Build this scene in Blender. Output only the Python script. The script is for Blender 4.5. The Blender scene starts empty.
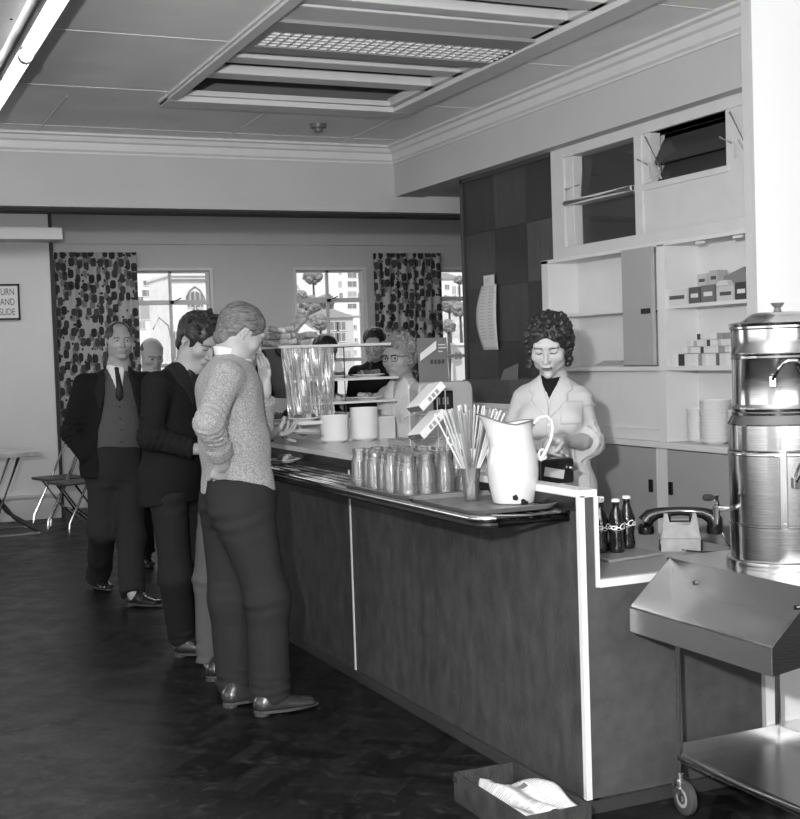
import bpy, bmesh, math, random
import numpy as np
from mathutils import Vector, Matrix, Euler, noise as mnoise
C = bpy.context.scene.collection
PI = math.pi
random.seed(7)
# ---------------------------------------------------------------- camera model (yaw, pitch, roll, focal length)
YAW, PITCH, ROLL, FPX = 0.41878753, -0.04202983, -0.0332855, 1268.036
CAMH = 1.48
_f = np.array([math.sin(YAW)*math.cos(PITCH), math.cos(YAW)*math.cos(PITCH), math.sin(PITCH)])
_r = np.array([math.cos(YAW), -math.sin(YAW), 0.0]); _u = np.cross(_r, _f)
CR = math.cos(ROLL)*_r + math.sin(ROLL)*_u
CU = -math.sin(ROLL)*_r + math.cos(ROLL)*_u
CF = _f
def ray(px, py): return (px-400)/FPX*CR - (py-409.5)/FPX*CU + CF
def onZ(px, py, z=0.0):
    d = ray(px, py); t = (z-CAMH)/d[2]; return Vector((t*d[0], t*d[1], z))
def onY(px, py, y):
    d = ray(px, py); t = y/d[1]; return Vector((t*d[0], y, CAMH+t*d[2]))
def onX(px, py, x):
    d = ray(px, py); t = x/d[0]; return Vector((x, t*d[1], CAMH+t*d[2]))
cam_d = bpy.data.cameras.new('camera'); cam = bpy.data.objects.new('camera', cam_d); C.objects.link(cam)
cam_d.sensor_fit = 'HORIZONTAL'; cam_d.sensor_width = 36.0; cam_d.lens = FPX/800*36.0
cam_d.clip_start = 0.05; cam_d.clip_end = 2000
cam.matrix_world = Matrix(((CR[0], CU[0], -CF[0], 0), (CR[1], CU[1], -CF[1], 0), (CR[2], CU[2], -CF[2], CAMH), (0, 0, 0, 1)))
bpy.context.scene.camera = cam
# ---------------------------------------------------------------- materials
MATS = {}
def mat(name, g, rough=0.6, metal=0.0, var=0.0, vscale=8.0, bump=0.0, bscale=60.0, trans=0.0, emit=0.0, spec=0.5, coat=0.0, ior=1.45, stretch=None, aniso=0.0, alpha=1.0, sheen=0.0):
    if name in MATS: return MATS[name]
    m = bpy.data.materials.new(name); m.use_nodes = True
    nt = m.node_tree; b = nt.nodes['Principled BSDF']
    c = (g, g, g, 1) if not isinstance(g, tuple) else (*g, 1)
    b.inputs['Base Color'].default_value = c
    b.inputs['Roughness'].default_value = rough; b.inputs['Metallic'].default_value = metal
    b.inputs['IOR'].default_value = ior
    b.inputs['Specular IOR Level'].default_value = spec
    b.inputs['Transmission Weight'].default_value = trans
    b.inputs['Coat Weight'].default_value = coat
    b.inputs['Sheen Weight'].default_value = sheen
    b.inputs['Anisotropic'].default_value = aniso
    if emit > 0:
        b.inputs['Emission Color'].default_value = (1, 1, 1, 1); b.inputs['Emission Strength'].default_value = emit
    if alpha < 1: b.inputs['Alpha'].default_value = alpha
    if var > 0 or bump > 0:
        tc = nt.nodes.new('ShaderNodeTexCoord'); mp = nt.nodes.new('ShaderNodeMapping')
        nt.links.new(tc.outputs['Object'], mp.inputs['Vector'])
        if stretch: mp.inputs['Scale'].default_value = stretch
    if var > 0:
        n = nt.nodes.new('ShaderNodeTexNoise'); n.inputs['Scale'].default_value = vscale; n.inputs['Detail'].default_value = 6
        nt.links.new(mp.outputs['Vector'], n.inputs['Vector'])
        r = nt.nodes.new('ShaderNodeMapRange'); r.inputs['From Min'].default_value = 0.3; r.inputs['From Max'].default_value = 0.7
        r.inputs['To Min'].default_value = 1-var; r.inputs['To Max'].default_value = 1+var
        nt.links.new(n.outputs['Fac'], r.inputs['Value'])
        v = nt.nodes.new('ShaderNodeVectorMath'); v.operation = 'SCALE'; v.inputs[0].default_value = c[:3]
        nt.links.new(r.outputs['Result'], v.inputs['Scale']); nt.links.new(v.outputs['Vector'], b.inputs['Base Color'])
    if bump > 0:
        n2 = nt.nodes.new('ShaderNodeTexNoise'); n2.inputs['Scale'].default_value = bscale; n2.inputs['Detail'].default_value = 4
        nt.links.new(mp.outputs['Vector'], n2.inputs['Vector'])
        bp = nt.nodes.new('ShaderNodeBump'); bp.inputs['Strength'].default_value = bump; bp.inputs['Distance'].default_value = 0.01
        nt.links.new(n2.outputs['Fac'], bp.inputs['Height']); nt.links.new(bp.outputs['Normal'], b.inputs['Normal'])
    MATS[name] = m
    return m
# ---------------------------------------------------------------- mesh collector
def _frame(d):
    d = Vector(d).normalized(); a = Vector((0, 0, 1)) if abs(d.z) < 0.95 else Vector((1, 0, 0))
    s = d.cross(a).normalized(); t = s.cross(d).normalized(); return s, t, d
class MB:
    def __init__(s): s.v = []; s.f = []; s.m = []; s.sm = []; s.mi = 0; s.T = None
    def add(s, vs, fs, smooth=False):
        o = len(s.v)
        if s.T is not None: vs = [s.T @ Vector(v) for v in vs]
        s.v += [tuple(v) for v in vs]; s.f += [tuple(i+o for i in f) for f in fs]
        s.m += [s.mi]*len(fs); s.sm += [smooth]*len(fs); return s
    def box(s, a, b):
        x0, y0, z0 = [min(a[i], b[i]) for i in range(3)]; x1, y1, z1 = [max(a[i], b[i]) for i in range(3)]
        return s.add([(x0,y0,z0),(x1,y0,z0),(x1,y1,z0),(x0,y1,z0),(x0,y0,z1),(x1,y0,z1),(x1,y1,z1),(x0,y1,z1)],
                     [(0,3,2,1),(4,5,6,7),(0,1,5,4),(1,2,6,5),(2,3,7,6),(3,0,4,7)])
    def cbox(s, c, h, R=None):
        vs = []
        for q in ((-1,-1,-1),(1,-1,-1),(1,1,-1),(-1,1,-1),(-1,-1,1),(1,-1,1),(1,1,1),(-1,1,1)):
            p = Vector((q[0]*h[0], q[1]*h[1], q[2]*h[2]))
            if R is not None: p = R @ p
            vs.append(Vector(c)+p)
        return s.add(vs, [(0,3,2,1),(4,5,6,7),(0,1,5,4),(1,2,6,5),(2,3,7,6),(3,0,4,7)])
    def tube(s, pts, r, n=10, closed=False):
        pts = [Vector(p) for p in pts]; N = len(pts); vs = []; fs = []
        rr = r if isinstance(r, (list, tuple)) else [r]*N
        prev = None
        for i, p in enumerate(pts):
            if closed: d = pts[(i+1) % N]-pts[i-1]
            elif i == 0: d = pts[1]-p
            elif i == N-1: d = p-pts[-2]
            else: d = (pts[i+1]-p).normalized()+(p-pts[i-1]).normalized()
            d = d.normalized() if d.length > 1e-9 else Vector((0,0,1))
            if prev is None: a, b, _ = _frame(d)
            else:
                a = prev - d*prev.dot(d); a = a.normalized() if a.length > 1e-6 else _frame(d)[0]; b = d.cross(a)
            prev = a
            for k in range(n):
                t = 2*PI*k/n; vs.append(p+(a*math.cos(t)+b*math.sin(t))*rr[i])
        M = N if closed else N-1
        for i in range(M):
            for k in range(n):
                j = (i+1) % N; fs.append((i*n+k, i*n+(k+1) % n, j*n+(k+1) % n, j*n+k))
        s.add(vs, fs, True)
        if not closed: s.add(vs[:n], [tuple(range(n))[::-1]]); s.add(vs[-n:], [tuple(range(n))])
        return s
    def lathe(s, prof, c=(0,0,0), n=32, axis=(0,0,1), smooth=True):
        a, b, d = _frame(axis) if tuple(axis) != (0,0,1) else (Vector((1,0,0)), Vector((0,1,0)), Vector((0,0,1)))
        c = Vector(c); vs = []; fs = []; idx = []
        for (r, h) in prof:
            if r < 1e-6: idx.append([len(vs)]); vs.append(c+d*h)
            else:
                idx.append(list(range(len(vs), len(vs)+n)))
                for k in range(n):
                    t = 2*PI*k/n; vs.append(c+a*(r*math.cos(t))+b*(r*math.sin(t))+d*h)
        for i in range(len(prof)-1):
            A, B = idx[i], idx[i+1]
            for k in range(n):
                k2 = (k+1) % n
                if len(A) == 1 and len(B) == 1: continue
                if len(A) == 1: fs.append((A[0], B[k2], B[k]))
                elif len(B) == 1: fs.append((A[k], A[k2], B[0]))
                else: fs.append((A[k], A[k2], B[k2], B[k]))
        return s.add(vs, fs, smooth)
    def cyl(s, c, r, h, n=24, axis=(0,0,1)): return s.lathe([(0,0),(r,0),(r,h),(0,h)], c, n, axis, False)
    def prism(s, poly, vec, smooth=False):
        n = len(poly); P = [Vector(p) for p in poly]; Q = [p+Vector(vec) for p in P]
        fs = [tuple(range(n))[::-1], tuple(range(n, 2*n))]+[(i, (i+1) % n, n+(i+1) % n, n+i) for i in range(n)]
        return s.add(P+Q, fs, smooth)
    def grid(s, fn, nu, nv, smooth=True, closed_u=False):
        vs = [fn(i/nu, j/nv) for j in range(nv+1) for i in range(nu+1)]
        fs = [(j*(nu+1)+i, j*(nu+1)+i+1, (j+1)*(nu+1)+i+1, (j+1)*(nu+1)+i) for j in range(nv) for i in range(nu)]
        return s.add(vs, fs, smooth)
    def build(s, name, mats, parent=None, loc=None, bevel=0.0, seg=2, solid=0.0):
        me = bpy.data.meshes.new(name); me.from_pydata(s.v, [], s.f)
        if not isinstance(mats, (list, tuple)): mats = [mats]
        for m in mats: me.materials.append(m)
        me.polygons.foreach_set('material_index', s.m); me.polygons.foreach_set('use_smooth', s.sm)
        bm = bmesh.new(); bm.from_mesh(me)
        bmesh.ops.remove_doubles(bm, verts=bm.verts, dist=1e-6) if bevel > 0 else None
        bmesh.ops.recalc_face_normals(bm, faces=bm.faces); bm.to_mesh(me); bm.free(); me.set_sharp_from_angle(angle=math.radians(38)) if any(s.sm) else None; me.update()
        o = bpy.data.objects.new(name, me); C.objects.link(o)
        if parent is not None: o.parent = parent
        if loc is not None: o.location = loc
        if solid > 0:
            md = o.modifiers.new('solid', 'SOLIDIFY'); md.thickness = solid; md.offset = 0
        if bevel > 0:
            md = o.modifiers.new('bevel', 'BEVEL'); md.width = bevel; md.segments = seg; md.limit_method = 'ANGLE'; md.angle_limit = math.radians(40)
        return o
def thing(name, label, cat, loc=(0,0,0), rotz=0.0, group=None):
    o = bpy.data.objects.new(name, None); C.objects.link(o); o.empty_display_size = 0.05
    o.location = loc; o.rotation_euler = (0, 0, rotz); o['label'] = label; o['category'] = cat
    if group: o['group'] = group
    return o
def tag(o, label, cat, group=None, kind=None):
    o['label'] = label; o['category'] = cat
    if group: o['group'] = group
    if kind: o['kind'] = kind
    return o
def struct(o): o['kind'] = 'structure'; return o
def origin_base(o):
    """Move a mesh's origin to the middle of its base, in place."""
    me = o.data; co = np.empty(len(me.vertices)*3); me.vertices.foreach_get('co', co); co = co.reshape(-1, 3)
    c = (co.min(0)+co.max(0))/2; c[2] = co[:, 2].min(); me.transform(Matrix.Translation(-Vector(c))); o.location = Vector(o.location)+Vector(c); return o
def dup(root, loc, rotz=None, label=None, group=None, rot=None):
    r = root.copy(); C.objects.link(r); r.location = loc
    if rotz is not None: r.rotation_euler = (0, 0, rotz)
    if rot is not None: r.rotation_euler = rot
    if label: r['label'] = label
    if group: r['group'] = group
    for ch in list(root.children):
        c = ch.copy(); C.objects.link(c); c.parent = r
        for g in list(ch.children):
            d = g.copy(); C.objects.link(d); d.parent = c
    return r
def text_mesh(body, size, name, m, parent, loc, rot, ext=0.0008, align='LEFT', sx=1.0, shear=0.0):
    cu = bpy.data.curves.new(name, 'FONT'); cu.body = body; cu.size = size; cu.extrude = ext; cu.align_x = align; cu.shear = shear
    t = bpy.data.objects.new(name, cu); C.objects.link(t)
    bpy.context.view_layer.update(); dg = bpy.context.evaluated_depsgraph_get()
    me = bpy.data.meshes.new_from_object(t.evaluated_get(dg)); bpy.data.objects.remove(t)
    me.materials.clear(); me.materials.append(m)
    o = bpy.data.objects.new(name, me); C.objects.link(o); o.parent = parent; o.location = loc; o.rotation_euler = rot; o.scale = (sx, 1, 1)
    return o
# ================================================================ MATERIALS
M_ceil = mat('ceiling_board', 0.82, 0.85, var=0.05, vscale=3, bump=0.15, bscale=120)
M_trimw = mat('white_gloss_paint', 0.62, 0.45, var=0.03)
M_beam = mat('plaster_paint', 0.50, 0.8, var=0.03, vscale=2)
M_wallfar = mat('far_wall_paint', 0.50, 0.85, var=0.03, vscale=2)
M_cupw = mat('white_cupboard_paint', 0.70, 0.5, var=0.02)
M_cupg = mat('grey_cupboard_paint', 0.36, 0.55, var=0.03)
M_black = mat('black_enamel', 0.012, 0.25)
M_matblack = mat('matt_black', 0.02, 0.7)
M_steel = mat('stainless_steel', 0.62, 0.24, 1.0, bump=0.05, bscale=30, stretch=(1, 1, 12))
M_chrome = mat('chrome', 0.75, 0.12, 1.0)
M_tube = mat('chromed_tube', 0.6, 0.2, 1.0)
M_white = mat('white_china', 0.80, 0.18)
M_whitep = mat('white_plastic', 0.8, 0.4)
M_paper = mat('paper', 0.60, 0.8)
M_rubber = mat('dark_rubber', 0.05, 0.6)
M_glass = mat('clear_glass', 1.0, 0.0, trans=1.0, ior=1.45)
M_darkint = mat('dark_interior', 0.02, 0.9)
def pane_mat(name, tint=0.9, glossy=0.1):
    m = bpy.data.materials.new(name); m.use_nodes = True; nt = m.node_tree; nt.nodes.clear()
    o = nt.nodes.new('ShaderNodeOutputMaterial'); t = nt.nodes.new('ShaderNodeBsdfTransparent'); t.inputs[0].default_value = (tint, tint, tint, 1)
    g = nt.nodes.new('ShaderNodeBsdfGlossy'); g.inputs['Roughness'].default_value = 0.02; g.inputs[0].default_value = (.9, .9, .9, 1)
    mx = nt.nodes.new('ShaderNodeMixShader'); mx.inputs[0].default_value = glossy
    fr = nt.nodes.new('ShaderNodeFresnel'); fr.inputs[0].default_value = 1.5
    nt.links.new(fr.outputs[0], mx.inputs[0]); nt.links.new(t.outputs[0], mx.inputs[1]); nt.links.new(g.outputs[0], mx.inputs[2]); nt.links.new(mx.outputs[0], o.inputs[0])
    MATS[name] = m; return m
M_pane = pane_mat('window_glass', 0.93)
M_panedark = pane_mat('obscure_dark_glass', 0.55)
def _pd():
    nt = M_panedark.node_tree; o = nt.nodes['Material Output']; d = nt.nodes.new('ShaderNodeBsdfDiffuse'); d.inputs[0].default_value = (.12, .12, .12, 1); m2 = nt.nodes.new('ShaderNodeMixShader'); m2.inputs[0].default_value = .4
    s0 = o.inputs[0].links[0].from_socket; nt.links.new(s0, m2.inputs[1]); nt.links.new(d.outputs[0], m2.inputs[2]); nt.links.new(m2.outputs[0], o.inputs[0])
_pd()

def floor_material():
    m = bpy.data.materials.new('parquet_floor'); m.use_nodes = True; nt = m.node_tree; b = nt.nodes['Principled BSDF']; L = nt.links.new; b.inputs['Specular IOR Level'].default_value = .16
    tc = nt.nodes.new('ShaderNodeTexCoord'); mp = nt.nodes.new('ShaderNodeMapping'); L(tc.outputs['Object'], mp.inputs[0]); mp.inputs['Rotation'].default_value = (0, 0, math.radians(45))
    sep = nt.nodes.new('ShaderNodeSeparateXYZ'); L(mp.outputs[0], sep.inputs[0])
    def mth(op, a, b=None, c=None):
        n = nt.nodes.new('ShaderNodeMath'); n.operation = op
        for i, x in enumerate((a, b, c)):
            if x is None: continue
            if isinstance(x, (int, float)): n.inputs[i].default_value = x
            else: L(x, n.inputs[i])
        return n.outputs[0]
    # basket/herringbone blocks: alternate strip direction on a checker of 0.3 m squares
    k = 1/0.28
    fx = mth('FLOOR', mth('MULTIPLY', sep.outputs[0], k)); fy = mth('FLOOR', mth('MULTIPLY', sep.outputs[1], k))
    chk = mth('ABSOLUTE', mth('MODULO', mth('ADD', fx, fy), 2.0))
    co = nt.nodes.new('ShaderNodeMix'); co.data_type = 'FLOAT'; L(chk, co.inputs[0]); L(sep.outputs[0], co.inputs[2]); L(sep.outputs[1], co.inputs[3])
    strip = mth('MULTIPLY', co.outputs[0], 1/0.07)
    sid = mth('FLOOR', strip)
    comb = nt.nodes.new('ShaderNodeCombineXYZ'); L(fx, comb.inputs[0]); L(fy, comb.inputs[1]); L(sid, comb.inputs[2])
    wn = nt.nodes.new('ShaderNodeTexWhiteNoise'); L(comb.outputs[0], wn.inputs[0])
    fr = mth('FRACT', strip); edge = mth('LESS_THAN', mth('MINIMUM', fr, mth('SUBTRACT', 1.0, fr)), 0.03)
    nz = nt.nodes.new('ShaderNodeTexNoise'); nz.inputs['Scale'].default_value = 5; nz.inputs['Detail'].default_value = 8; nz.inputs['Roughness'].default_value = 0.65; L(tc.outputs['Object'], nz.inputs[0])
    n3 = nt.nodes.new('ShaderNodeTexNoise'); n3.inputs['Scale'].default_value = 11; n3.inputs['Detail'].default_value = 10; n3.inputs['Roughness'].default_value = 0.75; n3.inputs['Distortion'].default_value = 1.5; L(mp.outputs[0], n3.inputs[0])
    scuff = nt.nodes.new('ShaderNodeMapRange'); scuff.inputs[1].default_value = 0.53; scuff.inputs[2].default_value = 0.70; scuff.inputs[3].default_value = 0.0; scuff.inputs[4].default_value = 0.045; L(n3.outputs[0], scuff.inputs[0])
    val = mth('ADD', mth('MULTIPLY', wn.outputs[0], 0.010), 0.004); val = mth('ADD', val, scuff.outputs[0]); val = mth('MULTIPLY', val, mth('SUBTRACT', 1.0, mth('MULTIPLY', edge, 0.5)))
    cr = nt.nodes.new('ShaderNodeCombineColor'); L(val, cr.inputs[0]); L(val, cr.inputs[1]); L(val, cr.inputs[2]); L(cr.outputs[0], b.inputs['Base Color'])
    ro = nt.nodes.new('ShaderNodeMapRange'); ro.inputs[1].default_value = 0.3; ro.inputs[2].default_value = 0.7; ro.inputs[3].default_value = 0.28; ro.inputs[4].default_value = 0.5; L(nz.outputs[0], ro.inputs[0]); L(ro.outputs[0], b.inputs['Roughness'])
    bp = nt.nodes.new('ShaderNodeBump'); bp.inputs['Strength'].default_value = 0.25; bp.inputs['Distance'].default_value = 0.004; L(mth('ADD', wn.outputs[0], nz.outputs[0]), bp.inputs['Height']); L(bp.outputs[0], b.inputs['Normal'])
    return m
M_floor = floor_material()
# ================================================================ ROOM SHELL
XB = 3.80          # face of the deep beam over the kitchen wall
struct(MB().box((-4.2, -3.2, -0.145), (9.4, 14.2, -0.045)).build('floor', M_floor))
RX0, RX1, RY0, RY1 = 1.83, 3.30, 4.05, 7.30      # ceiling recess
c = MB()
c.box((-4.2, -3.2, 3.0), (RX0, 8.8, 3.06)); c.box((RX1, -3.2, 3.0), (4.1, 8.8, 3.06))
c.box((RX0, -3.2, 3.0), (RX1, RY0, 3.06)); c.box((RX0, RY1, 3.0), (RX1, 8.8, 3.06))
c.mi = 1   # thin pale battens over the board joints
y = 7.04-1.165*8
while y < 8.4:
    if y > RY0 and y < RY1: c.box((-4.1, y-0.005, 2.997), (RX0, y+0.005, 3.0)); c.box((RX1, y-0.005, 2.997), (XB, y+0.005, 3.0))
    else: c.box((-4.1, y-0.005, 2.997), (XB, y+0.005, 3.0))
    y += 1.165
for x, y0, y1 in ((1.27, RY1+.0, 8.5), (2.5, RY1, 8.5), (3.35, -3, 8.5), (0.02, -3, 8.5), (-2.4, -3, 8.5)): c.box((x-0.005, y0, 2.997), (x+0.005, y1, 3.0))
struct(c.build('ceiling', [M_ceil, M_trimw]))
# upper box of the recess, lined dark
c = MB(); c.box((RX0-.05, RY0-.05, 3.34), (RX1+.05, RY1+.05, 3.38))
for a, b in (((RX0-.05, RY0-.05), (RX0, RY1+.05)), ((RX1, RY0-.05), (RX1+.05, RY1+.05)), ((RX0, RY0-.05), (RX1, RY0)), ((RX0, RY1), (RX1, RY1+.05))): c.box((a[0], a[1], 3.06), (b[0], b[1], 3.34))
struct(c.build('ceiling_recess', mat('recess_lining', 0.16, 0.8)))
# far downstand beam and side downstand beam
b = MB().box((-4.2, 8.5, 2.53), (9.4, 8.8, 3.3)); b.mi = 1; b.box((-4.2, 8.60, 2.512), (9.4, 8.78, 2.53))
struct(b.build('beam_far', [M_beam, M_matblack]))
struct(MB().box((XB, -3.2, 2.642), (4.03, 8.5, 3.06)).build('beam_kitchen', M_beam))
def cornice(name, a, b, d):      # stepped cornice along a->b, d = direction out of the wall
    prof = [(0, -0.125), (0.010, -0.125), (0.010, -0.112), (0.025, -0.10), (0.030, -0.055), (0.05, -0.045), (0.06, -0.02), (0.085, -0.014), (0.085, 0), (0, 0)]
    a, b, d = Vector(a), Vector(b), Vector(d)
    return struct(MB().prism([a+d*p+Vector((0, 0, q)) for p, q in prof], b-a).build(name, M_trimw))
cornice('trim_1', (-4.2, 8.5, 3.0), (XB, 8.5, 3.0), (0, -1, 0)); cornice('trim_2', (XB, 8.5, 3.0), (XB, -3.2, 3.0), (-1, 0, 0))
# shell walls that close the room
struct(MB().box((-4.3, -3.3, -.045), (-4.2, 14.2, 3.4)).build('wall_left', M_beam))
struct(MB().box((-4.3, -3.3, -.045), (9.4, -3.2, 3.4)).build('wall_back', M_beam))
struct(MB().box((9.4, -3.3, -.045), (9.5, 14.2, 3.4)).build('wall_outer', M_wallfar))
struct(MB().box((-4.2, 8.8, 3.3), (9.4, 14.2, 3.36)).build('ceiling_far_room', M_beam))
# far left wall with hatch, skirting and dark edge
w = MB().box((-4.2, 13.2, -.045), (2.05, 13.34, 3.3)); w.mi = 1; w.box((2.05, 13.19, -.045), (2.085, 13.34, 3.3))
struct(w.build('wall_far_left', [M_beam, M_matblack]))
w = MB().box((-4.2, 13.16, -.045), (2.05, 13.2, 0.2)); w.box((-4.2, 13.145, 0.185), (2.05, 13.2, 0.21))
struct(w.build('baseboard_far_left', mat('skirting_cream', 0.45, 0.6)))
w = MB().box((-4.2, 12.85, 2.745), (2.13, 13.2, 2.86)).build('trim_3', M_beam); struct(w)
# window wall of the far room, with three openings
WY = 13.9; ZB, ZT = 1.0, 2.54
wins = [(3.03, 3.93), (4.89, 5.80), (6.74, 7.64)]
w = MB(); xs = [1.3]
for a, bb in wins: w.box((xs[-1], WY, -.045), (a, WY+.2, 3.3)); xs.append(bb); w.box((a, WY, -.045), (bb, WY+.2, ZB)); w.box((a, WY, ZT), (bb, WY+.2, 3.3))
w.box((xs[-1], WY, -.045), (9.4, WY+.2, 3.3))
struct(w.build('wall_far', M_wallfar))
struct(MB().box((1.3, WY-.025, 2.80), (9.4, WY, 2.86)).build('trim_4', M_wallfar))
for i, (a, bb) in enumerate(wins):
    f = MB(); t = 0.035
    for y0, y1, tt, ins in ((WY-.03, WY+.16, 0.03, 0), (WY+.03, WY+.08, 0.055, .0)):
        f.box((a+ins, y0, ZB), (a+ins+tt, y1, ZT)); f.box((bb-tt-ins, y0, ZB), (bb-ins, y1, ZT)); f.box((a+tt, y0, ZT-tt), (bb-tt, y1, ZT)); f.box((a+tt, y0, ZB), (bb-tt, y1, ZB+tt))
    f.box((a, WY+.02, 2.135), (bb, WY+.08, 2.185)); f.box((a, WY+.02, 1.44), (bb, WY+.08, 1.48))
    mx = (a+bb)/2-.02; f.box((mx-.014, WY+.03, ZB), (mx+.014, WY+.07, ZT)); f.box((a-.05, WY-.06, ZB-.04), (bb+.05, WY+.02, ZB))
    fr = struct(f.build('window_%d' % (i+1), M_trimw))
    g = MB().box((a+.03, WY+.048, ZB+.03), (bb-.03, WY+.052, ZT-.03)).build('glass_pane', M_pane, fr)
    h = MB(); h.cbox((mx, WY-.0, 2.16), (.02, .02, .018)); h.tube([(mx, WY-.02, 2.165), (mx+.05, WY-.03, 2.18), (mx+.10, WY-.035, 2.205)], .007, 6); h.build('catch', M_black, fr)
# partition between kitchen and far room
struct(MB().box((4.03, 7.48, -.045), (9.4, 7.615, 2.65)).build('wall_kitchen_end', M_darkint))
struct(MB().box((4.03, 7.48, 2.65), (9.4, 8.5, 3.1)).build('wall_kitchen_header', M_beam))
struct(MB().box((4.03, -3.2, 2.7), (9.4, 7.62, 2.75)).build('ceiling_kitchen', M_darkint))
# column at the right: near face y=3.527, left face x=2.915
struct(MB().box((2.94, 3.527, -.045), (9.4, 3.56, 3.0)).build('wall_right', mat('right_wall_paint', 0.70, 0.7)))
struct(MB().box((2.926, 3.524, -.045), (2.94, 3.563, 3.0)).build('trim_5', M_cupg))
struct(MB().box((2.95, 3.50, -.045), (9.3, 3.527, 0.14)).build('baseboard_right', M_cupw))
# ================================================================ KITCHEN WALL
# wall carcass: plane x=3.90, visible from y=3.56 to 7.62
XW = 3.90
w = MB()
w.box((XW, 3.56, 2.02), (4.03, 4.78, 2.65))                     # beyond the last opening
w.box((XW+.10, 3.56, 0), (4.03, 4.66, 2.02))
w.box((XW+.16, 4.66, 0), (4.2, 6.52, 2.02))                     # back of the cupboards
w.box((XW, 5.53, 2.07), (4.03, 5.60, 2.65))
struct(w.build('wall_kitchen', M_cupw))
# chequered veneer partition
def veneer(name, g, s):
    m = mat(name, g, 0.38)
    nt = m.node_tree; b = nt.nodes['Principled BSDF']; tc = nt.nodes.new('ShaderNodeTexCoord'); mp = nt.nodes.new('ShaderNodeMapping'); mp.inputs['Scale'].default_value = s
    nt.links.new(tc.outputs['Object'], mp.inputs[0]); wv = nt.nodes.new('ShaderNodeTexNoise'); wv.inputs['Scale'].default_value = 3.0; wv.inputs['Detail'].default_value = 5; wv.inputs['Distortion'].default_value = 1.2
    nt.links.new(mp.outputs[0], wv.inputs[0]); r = nt.nodes.new('ShaderNodeMapRange'); r.inputs[1].default_value = .3; r.inputs[2].default_value = .7; r.inputs[3].default_value = g*.78; r.inputs[4].default_value = g*1.25
    nt.links.new(wv.outputs[0], r.inputs[0]); nt.links.new(r.outputs[0], b.inputs['Base Color']); return m
VA = veneer('dark_veneer', 0.020, (1, 9, 1.2)); VB = veneer('mid_veneer', 0.038, (1, 9, 1.2)); VC = veneer('light_veneer', 0.062, (1, 8, 1)); VF = mat('dark_varnished_frame', 0.05, .35)
ys = [7.62, 7.59, 7.17, 6.76, 6.45]; zs = [2.62, 2.264, 1.907, 1.553, 1.20, 0.84, 0.48, 0.10, 0.0]
p = MB(); p.box((XW, 6.45, -.045), (4.03, 7.62, 2.65)); p.mi = 3
p.box((XW-.018, 7.59, -.045), (XW, 7.625, 2.645)); p.box((XW-.018, 6.45, 2.615), (XW, 7.62, 2.645))
pat = [[0, 1, 0], [1, 0, 2], [0, 1, 0], [1, 0, 1], [0, 1, 0], [1, 0, 1], [0, 1, 0]]
for r in range(7):
    for cc in range(3):
        p.mi = pat[r][cc]; p.box((XW-.008, ys[cc+1]-.0+.001, zs[r+1]+.001), (XW, ys[cc+2] if cc < 2 else 6.45, zs[r]) if False else (XW-.008, 0, 0)) if False else None
        y1, y0 = (ys[1], ys[2], ys[3])[cc], (ys[2], ys[3], ys[4])[cc]
        p.box((XW-.006, y0+.001, zs[r+1]+.001), (XW, y1-.001, zs[r]-.001))
struct(p.build('wall_panelling', [VA, VB, VC, VF]))
# window frame over the cupboards (opening lights), two windows
def pt(y, z, dx=0): return (XW+dx, y, z)
f = MB()
f.box((XW-.02, 4.60, 2.585), (4.0, 6.44, 2.645)); f.box((XW-.02, 4.60, 2.0), (4.0, 6.44, 2.075))
f.box((XW-.02, 6.30, 2.07), (4.0, 6.44, 2.59)); f.box((XW-.02, 5.53, 2.07), (4.0, 5.60, 2.59)); f.box((XW-.02, 4.60, 2.07), (4.0, 4.72, 2.59))
f.box((XW-.005, 6.22, 2.07), (XW+.06, 6.30, 2.59))
fr = struct(f.build('window_4', M_trimw, bevel=.004))
s = MB(); s.box((XW-.035, 5.60, 2.305), (XW+.05, 6.25, 2.335)); s.tube([(XW-.035, 5.60, 2.32), (XW-.035, 6.27, 2.32)], .015, 8)
s.build('transom_rail', M_trimw, fr)
MB().box((XW+.05, 5.60, 2.07), (XW+.055, 6.24, 2.315)).build('lower_pane', M_panedark, fr)
t = MB(); t.cbox((XW+.055, 5.92, 2.455), (.003, .32, .125), Euler((0, math.radians(6), 0)).to_matrix()); t.build('upper_pane', M_panedark, fr)
t = MB(); t.box((XW+.0, 6.225, 2.43), (XW+.03, 6.245, 2.55)); t.tube([(XW+.02, 6.20, 2.42), (XW-.03, 6.27, 2.40), (XW-.03, 6.28, 2.30)], .006, 6); t.build('stay', M_trimw, fr)
f = MB()
f.box((XW, 4.86, 2.585), (4.0, 5.53, 2.60)); f.box((XW-.01, 4.72, 2.07), (XW+.05, 4.86, 2.59)); f.box((XW-.01, 5.46, 2.33), (XW+.05, 5.53, 2.59))
f.box((XW-.008, 4.86, 2.09), (XW+.02, 5.53, 2.30)); f.box((XW-.022, 4.84, 2.295), (XW+.05, 5.53, 2.325))
f.box((XW-.004, 4.86, 2.07), (XW+.02, 5.53, 2.09))
fr = struct(f.build('window_5', M_trimw))
for z in (2.53, 2.40):
    t = MB(); t.cbox((XW+.04, 5.165, z-.045), (.003, .295, .078), Euler((0, math.radians(28), 0)).to_matrix()); t.build('louvre_blade', M_panedark, fr)
for yy in (5.45, 4.78):
    t = MB(); t.tube([(XW-.05, yy, 2.56), (XW-.0, yy-.05, 2.40), (XW+.0, yy-.02, 2.36)], .006, 6); t.tube([(XW-.04, yy+.09, 2.46), (XW-.02, yy+.02, 2.42), (XW-.04, yy-.02, 2.35)], .006, 6)
    t.tube([(XW-.02, yy-.02, 2.43), (XW-.03, yy-.1, 2.335)], .006, 6); t.build('louvre_stay', M_trimw, fr)
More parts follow.
